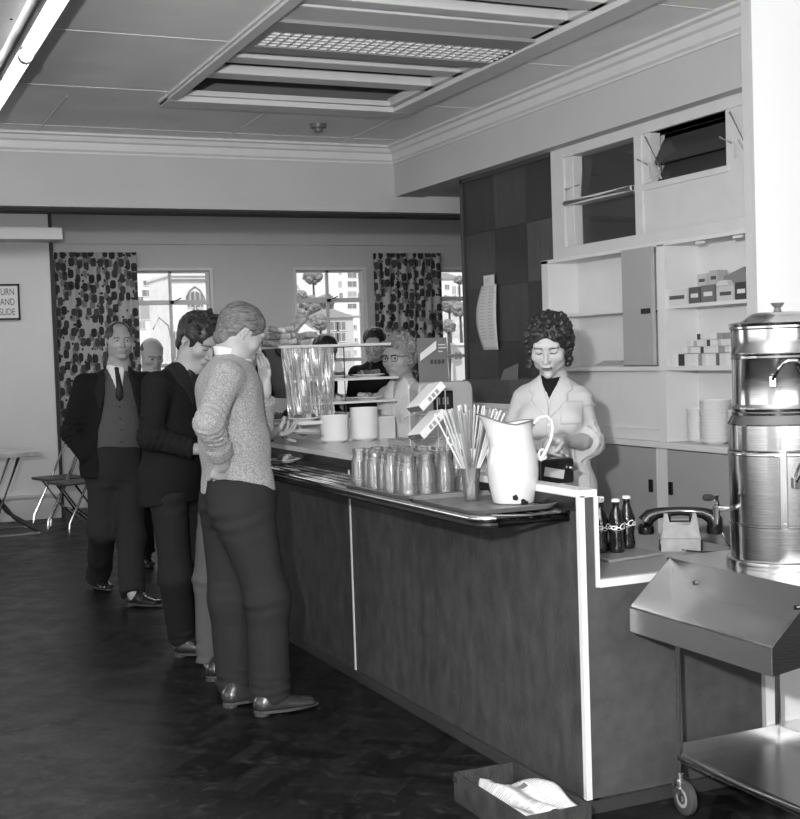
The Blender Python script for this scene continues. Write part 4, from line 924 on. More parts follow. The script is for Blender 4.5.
# ================================================================ OUTSIDE THE WINDOWS
o = MB().box((-100, 14.4, -6.3), (400, 600, -6)).build('ground_outside', mat('outside_ground', .35, .9)); struct(o)
M_r1 = mat('pale_render', .80, .9); M_r2 = mat('mid_render', .55, .9); M_r3 = mat('stone_render', .72, .9, var=.1, vscale=.6); M_win = mat('window_dark', .22, .4); M_win2 = mat('window_grey', .40, .5); M_roof = mat('roof_grey', .24, .8); M_roofw = mat('roof_pale', .68, .8)
def bpt(px, py, y): return onY(px, py, y)
def building(name, label, px0, px1, pytop, y, depth, m, wins=(), roof=None, cat='building', extra=None):
    """front wall at distance y between two sight lines; windows as (px, py, w, h) in metres."""
    y *= 4; a = bpt(px0, pytop, y); b = bpt(px1, pytop, y); zt_ = a.z
    root = thing(name, label, cat, ((a.x+b.x)/2, y, -6))
    W2 = (b.x-a.x)/2; H = zt_+6
    MB().box((-W2, 0, 0), (W2, depth, H)).build('walls', m, root)
    for (px, py, w, h) in wins:
        p = bpt(px, py, y); wx, wz = p.x-root.location.x, p.z+6
        f = MB().box((wx-w/2, -.08, wz-h/2), (wx+w/2, .02, wz+h/2)).build('window', M_win if random.random() < .6 else M_win2, root)
        g = MB().box((wx-w/2-.12, -.12, wz-h/2-.14), (wx+w/2+.12, -.02, wz-h/2)); g.box((wx-.04, -.12, wz-h/2), (wx+.04, -.07, wz+h/2)); g.build('sill', M_roofw, f)
    if roof == 'gable': MB().prism([(-W2-.4, -.4, H), (W2+.4, -.4, H), (0, -.4, H+W2*.75)], (0, depth+.8, 0)).build('roof', M_roof, root)
    elif roof == 'hip': MB().add([(-W2-.4, -.4, H), (W2+.4, -.4, H), (W2+.4, depth+.4, H), (-W2-.4, depth+.4, H), (-W2*.35, depth/2, H+W2*.6), (W2*.35, depth/2, H+W2*.6)], [(0, 3, 2, 1), (0, 1, 5, 4), (1, 2, 5), (2, 3, 4, 5), (3, 0, 4)]).build('roof', M_roof, root)
    elif roof == 'flat': MB().box((-W2-.25, -.3, H), (W2+.25, depth+.2, H+.35)).build('parapet', M_roofw, root)
    return root, W2, H
random.seed(31)
building('apartment_block', 'pale rendered block with small windows behind the window left of the young man', 120, 176, 262, 52, 12, M_r1, [(147, 283, 1.2, .8), (147, 293, 1.6, 1.0), (154, 280, .5, .8), (161, 282, .6, .8), (155, 297, .5, 1.8), (168, 284, .6, .6), (140, 300, 1.0, 1.0), (140, 312, 4.0, 2.4), (160, 318, 3.0, 3.4), (142, 325, 1.0, 1.2), (166, 345, 1.3, 3.0)], 'flat')
root, W2, H = building('church_hall', 'pale stone hall with a pointed blind arch behind the first window', 170, 226, 276, 46, 14, M_r3, [(190, 300, .8, 2.2), (195, 301, .8, 2.8), (200, 300, .8, 2.2), (176, 345, 1.0, 4)], 'flat')
p = bpt(195, 298, 184); ax = p.x-root.location.x; az = p.z+6
P = [(ax-1.4, -.1, az-.8), (ax-1.3, -.1, az+.2), (ax-.8, -.1, az+1.1), (ax, -.1, az+1.7), (ax+.8, -.1, az+1.1), (ax+1.3, -.1, az+.2), (ax+1.4, -.1, az-.8)]
MB().tube(P, .11, 6).build('blind_arch', M_roof, root)
q = bpt(195, 279, 184).z+6; MB().box((-W2-.2, -.35, q-.25), (W2+.2, .1, q)).build('string_course', M_roof, root)
MB().tube([(ax-6.5, -.1, az-4.5), (ax-5.5, -.1, az-2.8), (ax-4.2, -.1, az-4.0), (ax-3.8, -.1, az-6)], .12, 6).build('blind_arch', M_roof, root)
building('tower_block', 'tall apartment tower with balconies in the upper right of the second window', 334, 372, 240, 75, 14, M_r1, [(340, 272, .9, 1.2), (352, 275, 2.4, 1.4), (352, 284, 2.4, 1.4), (352, 294, 2.4, 1.4), (341, 296, .9, 1.6), (352, 306, 2.4, 1.2), (360, 275, 1.2, 1.4), (360, 296, 1.2, 1.4), (340, 284, .9, 1.4)], 'flat')
root, W2, H = building('apartment_house', 'grey house with paired sash windows in the second window', 322, 353, 318, 44, 8, M_r2, [(334, 326, 1.3, 1.2), (341, 326, 1.3, 1.2), (334, 337, 1.3, 1.2), (341, 337, 1.3, 1.2), (338, 352, 1.4, 1.4), (347, 355, 1.0, 1.2)], 'hip')
building('white_house', 'white walled house at the right edge of the second window', 352, 380, 316, 48, 8, M_r1, [(355, 327, .5, .6), (356, 340, .5, .6), (355, 352, .5, .6)], 'flat', 'house')
root, W2, H = building('cottage', 'low cottage with a white roof at the lower left of the second window', 284, 318, 336, 40, 7, M_r1, [(313, 340, .5, 1.0)], None, 'house')
MB().prism([(-W2-.4, -.4, H), (W2+.4, -.4, H), (-W2*.4, -.4, H+2.4)], (0, 7.8, 0)).build('roof', M_roofw, root)
building('villa', 'pale villa among trees high in the third window', 440, 462, 279, 62, 8, M_r1, [(447, 287, 1.0, 1.0), (454, 290, .9, 1.8), (459, 290, .8, 1.6)], 'hip', 'house')
building('terrace_house', 'pale low house at the foot of the third window', 436, 470, 346, 40, 6, M_r2, [(445, 356, 1.0, 1.0), (458, 356, 1.0, 1.0)], 'flat', 'house')
# wooded hill slopes
M_leaf = mat('tree_leaves', .20, .8, var=.4, vscale=1.2)
def hill(name, px0, px1, pyt, y, label):
    y *= 3.6; a = bpt(px0, pyt, y); b = bpt(px1, pyt, y); W = b.x-a.x; zt_ = a.z
    def fn(u, v): x = a.x+W*u; s = math.sin(v*PI/2); return (x, y+10*s*1.0, -6+(zt_+6)*s*(.85+.15*math.sin(u*7+1))+.6*mnoise.noise(Vector((x*.6, v*8, y))))
    return struct(MB().grid(fn, 40, 16).build(name, mat('hill_scrub', .42, .9, var=.35, vscale=.7)))
hill('hill_slope', 280, 345, 300, 66, ''); hill('hill_slope', 425, 480, 300, 60, ''); hill('hill_slope', 280, 370, 268, 110, ''); hill('hill_slope', 120, 240, 262, 120, '')
def tree(px, py, r, y, label):
    y *= 3.4; r *= .8; p = bpt(px, py, y); root = thing('tree', label, 'tree', (p.x, y, -6), 0, 'trees on the slope outside')
    random.seed(int(px*7+py)); m = MB()
    bm = bmesh.new(); bmesh.ops.create_icosphere(bm, subdivisions=4, radius=1)
    vs = [];
    for v in bm.verts:
        n = v.co.normalized(); k = 1+.28*mnoise.noise(n*2.2+Vector((px, py, 0)))+.16*mnoise.noise(n*6+Vector((py, px, 0))); vs.append((n.x*r*k, n.y*r*k, n.z*r*.85*k+p.z+6))
    fs = [tuple(v.index for v in f.verts) for f in bm.faces]; bm.free(); m.add(vs, fs, False); m.build('crown', M_leaf, root)
    MB().tube([(0, 0, 0), (.1, 0, (p.z+6)*.6), (0, 0, p.z+6)], [.35, .25, .15], 8).build('trunk', mat('bark', .08, .9), root)
for px, py, r, y, l in ((313, 276, 1.9, 58, 'round dark tree standing clear on the slope, top left of the second window'), (301, 296, 1.2, 52, 'small dark tree at the left edge of the second window'), (310, 306, 2.3, 56, 'broad tree below the round one in the second window'), (325, 303, 2.0, 60, 'tree beside the central glazing bar of the second window'), (320, 322, 1.6, 50, 'bushy tree beside the cottage with the white roof'), (300, 316, 1.5, 50, 'tree behind the white roofed cottage'),
                        (449, 304, 1.9, 52, 'wide tree below the villa in the third window'), (460, 309, 1.6, 50, 'tree at the right below the villa in the third window'), (448, 326, 1.3, 46, 'dark round bush above the low house in the third window'), (459, 280, 1.3, 68, 'tree rising behind the villa')):
    tree(px, py, r, y, l)
# ================================================================ FIGURES: smooth solid modelling on a grid
V = Vector
def axis_coords(lo, hi, coarse, fine, spans):
    out = [lo]
    while out[-1] < hi:
        p = out[-1]; h = coarse
        for f0, f1 in spans:
            t = max(0, (f0-p)/.05, (p-f1)/.05); h = min(h, fine+(coarse-fine)*min(1, t))
        out.append(p+h)
    return np.array(out, dtype=np.float32)
class Field:
    def __init__(s, lo, hi, coarse=.008, fine=None, spans=()):
        """spans: points (with a reach) round which the grid is finer"""
        s.ax = [axis_coords(lo[i], hi[i], coarse, fine or coarse, [(c[i]-r, c[i]+r) for c, r in spans]) for i in range(3)]
        s.d = np.full([len(a) for a in s.ax], 1.0, dtype=np.float32)
    def copy(s):
        n = Field.__new__(Field); n.ax = s.ax; n.d = s.d.copy(); return n
    def sleeve(s, a, b, ra, rb, k=.02):
        """tapered limb cover, round at a and cut flat at b"""
        a = np.array(a, float); b = np.array(b, float); R = max(ra, rb); ba = b-a; L = math.sqrt(float(ba@ba)); t = ba/L
        def fn(X, Y, Z):
            x = X-a[0]; y = Y-a[1]; z = Z-a[2]; q = x*t[0]+y*t[1]+z*t[2]; h = np.maximum(q, 0); r = ra+(rb-ra)*np.clip(q/L, 0, 1.2)
            return np.maximum(np.sqrt((x-h*t[0])**2+(y-h*t[1])**2+(z-h*t[2])**2)-r, q-L)
        return s.put(np.minimum(a, b)-R, np.maximum(a, b)+R, fn, k, 'u')
    def poly(s, c, M, pts, op, y0=-.02, y1=.4, k=.0):
        """volume over a polygon given in the frame M at c (x right, z up), reaching from y0 to y1 forward; op i / s"""
        n = len(pts); c = np.array(c, float); M = np.array([list(v) for v in M])
        def fn(X, Y, Z):
            x = X-c[0]; y = Y-c[1]; z = Z-c[2]; u = x*M[0][0]+y*M[0][1]+z*M[0][2]; w = x*M[2][0]+y*M[2][1]+z*M[2][2]; f = x*M[1][0]+y*M[1][1]+z*M[1][2]
            d2 = np.full(u.shape, 1e9, dtype=np.float32); sgn = np.ones(u.shape, dtype=np.float32)
            for i in range(n):
                ax_, az_ = pts[i]; bx_, bz_ = pts[i-1]; ex = bx_-ax_; ez = bz_-az_; wx = u-ax_; wz = w-az_; t = np.clip((wx*ex+wz*ez)/(ex*ex+ez*ez), 0, 1)
                d2 = np.minimum(d2, (wx-ex*t)**2+(wz-ez*t)**2)
                c1 = w >= az_; c2 = w < bz_; c3 = ex*wz > ez*wx; sgn = np.where((c1 & c2 & c3) | (~c1 & ~c2 & ~c3), -sgn, sgn)
            return np.maximum(np.maximum(sgn*np.sqrt(d2), y0-f), f-y1)
        lo = [a[0] for a in s.ax]; hi = [a[-1] for a in s.ax]
        return s.put(lo, hi, fn, k, op)
    def _sl(s, lo, hi):
        r = []
        for i in range(3):
            a = int(np.searchsorted(s.ax[i], lo[i])); b = int(np.searchsorted(s.ax[i], hi[i])); r.append(slice(max(0, a-1), min(len(s.ax[i]), b+1)))
        return tuple(r)
    def _grid(s, sl): return s.ax[0][sl[0]][:, None, None], s.ax[1][sl[1]][None, :, None], s.ax[2][sl[2]][None, None, :]
    def put(s, lo, hi, fn, k=0.0, op='u'):
        m = .03+k*1.2; sl = s._sl([v-m for v in lo], [v+m for v in hi])
        if any(x.stop <= x.start for x in sl): return s
        v = fn(*s._grid(sl)).astype(np.float32); a = s.d[sl]
        if op == 'u':
            if k > 0: h = np.maximum(k-np.abs(a-v), 0)/k; r = np.minimum(a, v)-h*h*k*.25
            else: r = np.minimum(a, v)
        else:
            v = -v if op == 's' else v
            if k > 0: h = np.maximum(k-np.abs(a-v), 0)/k; r = np.maximum(a, v)+h*h*k*.25
            else: r = np.maximum(a, v)
        s.d[sl] = r; return s
    def cap(s, a, b, ra, rb=None, k=.01, op='u'):
        a = np.array(a, float); b = np.array(b, float); rb = ra if rb is None else rb; R = max(ra, rb); ba = b-a; L2 = max(float(ba@ba), 1e-9)
        def fn(X, Y, Z):
            x = X-a[0]; y = Y-a[1]; z = Z-a[2]; h = np.clip((x*ba[0]+y*ba[1]+z*ba[2])/L2, 0, 1)
            return np.sqrt((x-h*ba[0])**2+(y-h*ba[1])**2+(z-h*ba[2])**2)-(ra+(rb-ra)*h)
        return s.put(np.minimum(a, b)-R, np.maximum(a, b)+R, fn, k, op)
    def ecap(s, a, b, ra, rb, side, k=.02, op='u'):
        """tapered capsule with elliptical section; ra, rb = (radius along side, radius across)"""
        a = np.array(a, float); b = np.array(b, float); ba = b-a; L = math.sqrt(max(float(ba@ba), 1e-9)); t = ba/L; sd = np.array(side, float); sd = sd-t*(sd@t); sd /= np.linalg.norm(sd); f = np.cross(t, sd); R = max(ra+rb)
        def fn(X, Y, Z):
            x = X-a[0]; y = Y-a[1]; z = Z-a[2]; q = x*t[0]+y*t[1]+z*t[2]; h = np.clip(q/L, 0, 1); e = q-h*L
            u = x*sd[0]+y*sd[1]+z*sd[2]; w = x*f[0]+y*f[1]+z*f[2]
            rs = ra[0]+(rb[0]-ra[0])*h; rf = ra[1]+(rb[1]-ra[1])*h; rm = np.minimum(rs, rf)
            k0 = np.sqrt((u/rs)**2+(w/rf)**2+(e/rm)**2); k1 = np.sqrt((u/rs**2)**2+(w/rf**2)**2+(e/rm**2)**2)+1e-6
            return k0*(k0-1)/k1
        return s.put(np.minimum(a, b)-R, np.maximum(a, b)+R, fn, k, op)
    def ell(s, c, r, fr=None, k=.01, op='u'):
        c = np.array(c, float); M = np.eye(3) if fr is None else fr; R = max(r)
        def fn(X, Y, Z):
            x = X-c[0]; y = Y-c[1]; z = Z-c[2]; q = [x*M[i][0]+y*M[i][1]+z*M[i][2] for i in range(3)]
            k0 = np.sqrt(sum((q[i]/r[i])**2 for i in range(3))); k1 = np.sqrt(sum((q[i]/r[i]**2)**2 for i in range(3)))+1e-6
            return k0*(k0-1)/k1
        return s.put(c-R, c+R, fn, k, op)
    def slab(s, c, n, op='i', lo=None, hi=None, k=0.0):
        """keep (op i) the side opposite to n, or cut it away"""
        c = np.array(c, float); n = np.array(n, float); n /= np.linalg.norm(n)
        lo = [a[0] for a in s.ax] if lo is None else lo; hi = [a[-1] for a in s.ax] if hi is None else hi
        return s.put(lo, hi, lambda X, Y, Z: (X-c[0])*n[0]+(Y-c[1])*n[1]+(Z-c[2])*n[2], k, op)
    def box(s, c, h, fr=None, rnd=.005, k=.0, op='u'):
        c = np.array(c, float); M = np.eye(3) if fr is None else fr; R = math.sqrt(sum(v*v for v in h))
        def fn(X, Y, Z):
            x = X-c[0]; y = Y-c[1]; z = Z-c[2]; q = [np.abs(x*M[i][0]+y*M[i][1]+z*M[i][2])-(h[i]-rnd) for i in range(3)]
            return np.sqrt(sum(np.maximum(v, 0)**2 for v in q))+np.minimum(np.maximum(np.maximum(q[0], q[1]), q[2]), 0)-rnd
        return s.put(c-R, c+R, fn, k, op)
    def wrinkle(s, amp, f=60., seed=0, lo=None, hi=None, zs=1.0):
        sl = s._sl(lo, hi) if lo is not None else tuple(slice(0, n) for n in s.d.shape)
        d = s.d[sl]; idx = np.nonzero(np.abs(d) < .03); X = s.ax[0][sl[0]][idx[0]]; Y = s.ax[1][sl[1]][idx[1]]; Z = s.ax[2][sl[2]][idx[2]]*zs; rs = np.random.RandomState(seed); o = np.zeros_like(X)
        for i in range(6):
            v = rs.normal(size=3); v /= np.linalg.norm(v); w = rs.normal(size=3); w /= np.linalg.norm(w); ff = f*(.5+.28*i)
            o += np.sin(ff*(X*v[0]+Y*v[1]+Z*v[2])+1.6*np.sin(ff*.45*(X*w[0]+Y*w[1]+Z*w[2])+rs.rand()*6)+rs.rand()*6)/(1+.45*i)
        d[idx] += amp*o*.45; return s
    def folds(s, a, b, R, tc=.5, tw=.5, lam=.03, amp=.006, seed=0):
        """cloth folds running round the limb a-b, strongest at tc (fraction of the length), fading over tw metres"""
        a = np.array(a, float); b = np.array(b, float); ba = b-a; L = math.sqrt(float(ba@ba)); t = ba/L; rs = np.random.RandomState(seed)
        sd = np.cross(t, [.3, .5, .8]); sd /= np.linalg.norm(sd); f = np.cross(t, sd); p0, p1, p2 = rs.rand(3)*6
        sl = s._sl(np.minimum(a, b)-R-.03, np.maximum(a, b)+R+.03); d = s.d[sl]; idx = np.nonzero(np.abs(d) < .03)
        x = s.ax[0][sl[0]][idx[0]]-a[0]; y = s.ax[1][sl[1]][idx[1]]-a[1]; z = s.ax[2][sl[2]][idx[2]]-a[2]; q = x*t[0]+y*t[1]+z*t[2]
        u = x*sd[0]+y*sd[1]+z*sd[2]; w = x*f[0]+y*f[1]+z*f[2]; r = np.sqrt(u*u+w*w); th = np.arctan2(w, u)
        win = np.exp(-((q-tc*L)/tw)**2)*np.clip((R+.03-r)/.03, 0, 1)
        o = np.sin(2*PI*q/lam+1.3*np.sin(th+p0)+1.2*np.sin(2*th+q*9+p1))*(.55+.45*np.sin(th*1.5+p2+q*14))+.5*np.sin(2*PI*q/(lam*.6)+2*np.sin(th+p1))*(.5+.5*np.sin(th+p0))
        d[idx] += amp*o*win; return s
    def mesh(s, name, mats, parent, origin, matfn=None, smooth=1):
        d = s.d; sg = d < 0; nx, ny, nz = d.shape; ax = s.ax
        c = np.zeros((nx-1, ny-1, nz-1), dtype=np.int8)
        for i in (0, 1):
            for j in (0, 1):
                for k in (0, 1): c += sg[i:nx-1+i, j:ny-1+j, k:nz-1+k]
        act = (c > 0) & (c < 8); I, J, K = np.nonzero(act); n = len(I); ids = np.full(act.shape, -1, dtype=np.int32); ids[I, J, K] = np.arange(n)
        pos = np.zeros((n, 3)); cnt = np.zeros(n); cs = [(i, j, k) for i in (0, 1) for j in (0, 1) for k in (0, 1)]
        for a in cs:
            for q in range(3):
                if a[q]: continue
                b = list(a); b[q] = 1
                da = d[I+a[0], J+a[1], K+a[2]]; db = d[I+b[0], J+b[1], K+b[2]]; m = (da < 0) != (db < 0)
                t = np.where(m, da/np.where(m, da-db, 1), 0); pa = np.stack([ax[0][I+a[0]], ax[1][J+a[1]], ax[2][K+a[2]]], 1); pb = np.stack([ax[0][I+b[0]], ax[1][J+b[1]], ax[2][K+b[2]]], 1)
                pos += np.where(m[:, None], pa+(pb-pa)*t[:, None], 0); cnt += m
        pos /= cnt[:, None]
        F = []
        for q in range(3):
            A = [slice(None)]*3; B = [slice(None)]*3; A[q] = slice(0, -1); B[q] = slice(1, None)
            o1, o2 = [x for x in range(3) if x != q]
            for o in (o1, o2): A[o] = slice(1, -1); B[o] = slice(1, -1)
            x = sg[tuple(A)] != sg[tuple(B)]; ii = list(np.nonzero(x)); ins = sg[tuple(A)][tuple(ii)]
            for o in (o1, o2): ii[o] = ii[o]+1
            def cell(da, db): z = [v.copy() for v in ii]; z[o1] = z[o1]-da; z[o2] = z[o2]-db; return ids[z[0], z[1], z[2]]
            f = np.stack([cell(1, 1), cell(0, 1), cell(0, 0), cell(1, 0)], 1)
            flip = ins if q != 1 else ~ins; f[~flip] = f[~flip][:, ::-1]; F.append(f)
        F = np.concatenate(F); 
        for _ in range(smooth):
            acc = np.zeros_like(pos); w = np.zeros(n)
            for a, b in ((0, 1), (1, 2), (2, 3), (3, 0)):
                for u, v in ((a, b), (b, a)): 
                    for dim in range(3): acc[:, dim] += np.bincount(F[:, u], weights=pos[F[:, v], dim], minlength=n)
                    w += np.bincount(F[:, u], minlength=n)
            pos = pos*.6+.4*acc/np.maximum(w, 1)[:, None]
        me = bpy.data.meshes.new(name); o3 = np.array(origin)
        me.vertices.add(n); me.vertices.foreach_set('co', (pos-o3).astype(np.float32).ravel())
        me.loops.add(len(F)*4); me.loops.foreach_set('vertex_index', F.ravel().astype(np.int32)); me.polygons.add(len(F)); me.polygons.foreach_set('loop_start', np.arange(0, len(F)*4, 4, dtype=np.int32))
        for m in (mats if isinstance(mats, (list, tuple)) else [mats]): me.materials.append(m)
        if matfn is not None: me.polygons.foreach_set('material_index', matfn(pos[F].mean(1)).astype(np.int32))
        me.polygons.foreach_set('use_smooth', np.ones(len(F), dtype=bool)); me.update(calc_edges=True); me.validate()
        o = bpy.data.objects.new(name, me); C.objects.link(o); o.parent = parent; return o
def frame3(fwd, up):
    f = V(fwd).normalized(); u = V(up); s = f.cross(u).normalized(); u = s.cross(f).normalized(); return [s, f, u]     # rows: right, forward, up
def loc(c, M, x, y, z): return V(c)+M[0]*x+M[1]*y+M[2]*z
SKIN = mat('skin_light', .36, .45, var=.05, vscale=30, spec=.35); SKINW = mat('skin_pale', .45, .45, var=.05, vscale=30, spec=.35); LIP = mat('lip', .26, .5); BROWD = mat('brow_dark', .06, .8); BROWG = mat('brow_grey', .22, .8)
M_eyew = mat('eye_white', .38, .2); M_iris = mat('iris_dark', .03, .15)
def head(F, c, M, s=1.0, female=False, jaw=1.0, age=.5, big_nose=1.0):
    """adds a head to field F: c = centre of the skull, M = head frame, s = scale"""
    P = lambda x, y, z: loc(c, M, x*s, y*s, z*s)
    R = lambda *r: tuple(v*s for v in r)
    F.ell(P(0, -.012, .032), R(.076, .094, .082), M, k=.0)
    F.ell(P(0, .022, -.012), R(.066, .070, .078), M, k=.03)
    F.ecap(P(0, .030, -.045), P(0, .042, -.088), R(.052*jaw, .050), R(.036*jaw, .034), M[0], k=.03*s)
    for q in (-1, 1):
        F.ell(P(q*.045, .010, -.068), R(.020*jaw, .035, .022), M, k=.03*s)
        F.ell(P(q*.042, .060, -.026), R(.022, .020, .020), M, k=.022*s)
    F.ell(P(0, .080, -.100), R(.022*jaw, .016, .015), M, k=.02*s)
    F.ell(P(0, .078, .030), R(.052, .014, .011), M, k=.02*s)
    for q in (-1, 1): F.ell(P(q*.031, .098, .003), R(.019, .018, .012), M, k=.012*s, op='s')
    for q in (-1, 1): F.ell(P(q*.031, .0745, .003), R(.0145, .013, .0115), M, k=.003*s)
    for q in (-1, 1): F.ell(P(q*.031, .0790, .0105), R(.0165, .0085, .0035), M, k=.004*s); F.ell(P(q*.031, .0785, -.006), R(.0150, .0080, .0028), M, k=.004*s)
    nb = big_nose
    F.cap(P(0, .085, .014), P(0, .108*(1+.03*(nb-1)), -.028), .0060*s, .0080*s*nb, k=.010*s)
    F.ell(P(0, .110*(1+.03*(nb-1)), -.034), R(.0098*nb, .010, .009), M, k=.006*s)
    for q in (-1, 1): F.ell(P(q*.0112, .097, -.037), R(.0065*nb, .010, .007), M, k=.005*s); F.ell(P(q*.0065, .103, -.0445), R(.0035, .004, .004), M, k=.002*s, op='s')
    F.ell(P(0, .084, -.066), R(.026, .015, .018), M, k=.015*s)
    F.ell(P(0, .0985, -.0605), R(.0215, .0065, .0042), M, k=.004*s); F.ell(P(0, .0970, -.0705), R(.019, .0070, .0052), M, k=.004*s)
    F.ell(P(0, .1035, -.0655), R(.022, .0075, .0012), M, k=.002*s, op='s')
    F.ell(P(0, .097, -.082), R(.020, .008, .004), M, k=.008*s, op='s')
    for q in (-1, 1):
        e0 = P(q*.077, -.010, -.002); Me = [M[0], (M[1]*.95-M[2]*.25).normalized(), (M[2]*.95+M[1]*.25).normalized()]
        F.ell(e0+M[0]*q*.004*s, R(.0065, .015, .027), Me, k=.006*s); F.ell(e0+M[0]*q*.011*s+M[1]*.003*s, R(.006, .009, .018), Me, k=.004*s, op='s'); F.ell(e0+M[0]*q*.003*s-M[2]*.026*s+M[1]*.004*s, R(.006, .008, .008), M, k=.004*s)
        if age > .3: F.cap(P(q*.022, .092, -.040), P(q*.034, .082, -.066), .0022*s, .0018*s, k=.006*s, op='s')
def head_mats(c, M, s, closed=False):
    c = np.array(c); Mx = np.array([list(v) for v in M])
    def fn(p):
        q = (p-c)@Mx.T/s; r = np.zeros(len(p))
        lip = (np.abs(q[:, 0]) < .0215*(1-((q[:, 2]+.0655)/.011)**2*.25)) & (np.abs(q[:, 2]+.0655) < .0070) & (q[:, 1] > .088)
        br = (np.abs(np.abs(q[:, 0])-.033) < .0195) & (np.abs(q[:, 2]-.0225+.22*(np.abs(np.abs(q[:, 0])-.026))) < .0032) & (q[:, 1] > .05)
        r[lip] = 1; r[br] = 2
        if closed: r[(np.abs(np.abs(q[:, 0])-.031) < .0135) & (np.abs(q[:, 2]+.0035-.10*(np.abs(np.abs(q[:, 0])-.031))) < .0021) & (q[:, 1] > .06)] = 2
        return r
    return fn
def eyes(root, c, M, s, open_=True, o=None):
    for q in (-1, 1):
        e = loc(c, M, q*.031*s, .0765*s, .002*s)-V(root.location)
        b = MB().lathe([(0, -.0124*s)]+[(.0124*s*math.cos(t), .0124*s*math.sin(t)) for t in [(-PI/2+PI*k/10) for k in range(1, 10)]]+[(0, .0124*s)], e, 16, M[1])
        ey = b.build('eye', M_eyew, root)
        MB().lathe([(0, .0132*s), (.004*s, .0129*s), (.0058*s, .0119*s)], e, 14, (M[1] - M[2]*(0 if open_ else .5)).normalized()).build('iris', M_iris, ey)
def hand(F, w, d, pn, s=1.0, curl=(.5, .6, .7, .8), thumb=.5, spread=.06, side=1, thumb_in=.3):
    """w wrist, d direction of the fingers, pn palm normal (palm faces pn), side = +1 when the thumb lies towards d x pn"""
    d = V(d).normalized(); pn = V(pn); pn = (pn-d*pn.dot(d)).normalized(); a = d.cross(pn)*side; h = .088*s
    F.cap(w-d*.02*s, w+d*.02*s, .026*s, .025*s, k=.015)
    F.ecap(w+d*.015*s, w+d*h*.92, (.030*s, .015*s), (.041*s, .014*s), a, k=.015*s)
    F.ell(w+d*.035*s+a*.022*s+pn*.008*s, (.016*s, .026*s, .016*s), [a, d, pn], k=.012*s)
    L = (.078, .086, .080, .062)
    for i in range(4):
        off = (1.5-i)*.0205*s; b = w+d*(h*.96-abs(i-1.2)*.004*s)+a*off; dr = (d+a*spread*(1.5-i)).normalized(); c_ = curl[i]; r = (.0092, .0095, .0090, .0080)[i]*s; p0 = b; ang = 0
        F.cap(b-d*.02*s, b, r*1.15, r*1.1, k=.006*s)
        for j, fr in enumerate((.45, .31, .24)):
            ang += c_*(.75, 1.0, .75)[j]; dd = (dr*math.cos(ang)+pn*math.sin(ang)).normalized(); p1 = p0+dd*L[i]*fr*s; F.cap(p0, p1, r*(1-.06*j), r*(.96-.10*j), k=.0025*s); p0 = p1
    t0 = w+d*.020*s+a*.024*s+pn*.006*s; td = (d*.62+a*.75+pn*thumb_in).normalized(); p1 = t0+td*.040*s; F.cap(t0, p1, .0145*s, .0115*s, k=.010*s)
    td2 = (d*.85+a*(.45-thumb*.6)+pn*(thumb_in+thumb*.4)).normalized(); p2 = p1+td2*.033*s; F.cap(p1, p2, .0112*s, .0100*s, k=.003*s); td3 = (d*.9+a*(.15-thumb*.8)+pn*(thumb_in+thumb*.5)).normalized(); F.cap(p2, p2+td3*.025*s, .0100*s, .0082*s, k=.003*s)
def shoe(root, heel, dirn, s, m, name='shoe', ankle=None):
    """heel = point on the floor under the heel; dirn = horizontal pointing direction"""
    d = V(dirn); d.z = 0; d.normalize(); sd = V((d.y, -d.x, 0)); h = V(heel); L = .275*s
    lo = [min(h[i], (h+d*L)[i])-.09 for i in range(2)]+[h.z-.02]; hi = [max(h[i], (h+d*L)[i])+.09 for i in range(2)]+[h.z+.16]
    F = Field(lo, hi, .006); U = V((0, 0, 1))
    F.ecap(h+d*.04+U*.045, h+d*.10*s+U*.050, (.036*s, .040), (.038*s, .045), sd, k=0)
    F.ecap(h+d*.10*s+U*.040, h+d*(L-.047)+U*.028, (.040*s, .038), (.045*s, .026), sd, k=.02)
    F.cap(h+d*.055+U*.05, h+d*.06+U*.080, .038*s, .036*s, k=.03)
    F.slab(h+U*.022, (0, 0, -1), 'i')
    up = F.mesh(name, m, root, root.location)
    S = MB(); n = 20; P = []
    for k in range(n):
        a = 2*PI*k/n; x = math.cos(a); y = math.sin(a); t = (x+1)/2; w_ = (.038+.012*math.sin(t*PI*.9+.5))*s if True else 0
        P.append(h+d*(t*L)+sd*y*w_+U*.012-V(root.location))
    S.prism(P, (0, 0, .012)); P2 = [h+d*.004+sd*.036*s*math.sin(a)*1.0+d*(.033*(1+math.cos(a))) - V(root.location) for a in [2*PI*k/14 for k in range(14)]]; S.prism(P2, (0, 0, .013)); S.build('sole', mat('shoe_sole', .05, .5), up)
    l = MB()
    for k in range(3): q = h+d*(.115+.02*k)*s+U*(.088-.012*k)-V(root.location); l.tube([q-sd*.016, q+U*.004, q+sd*.016], .0022, 5)
    l.build('laces', M_matblack, up); return up
def blend(a, b, t): return V(a).lerp(V(b), t)
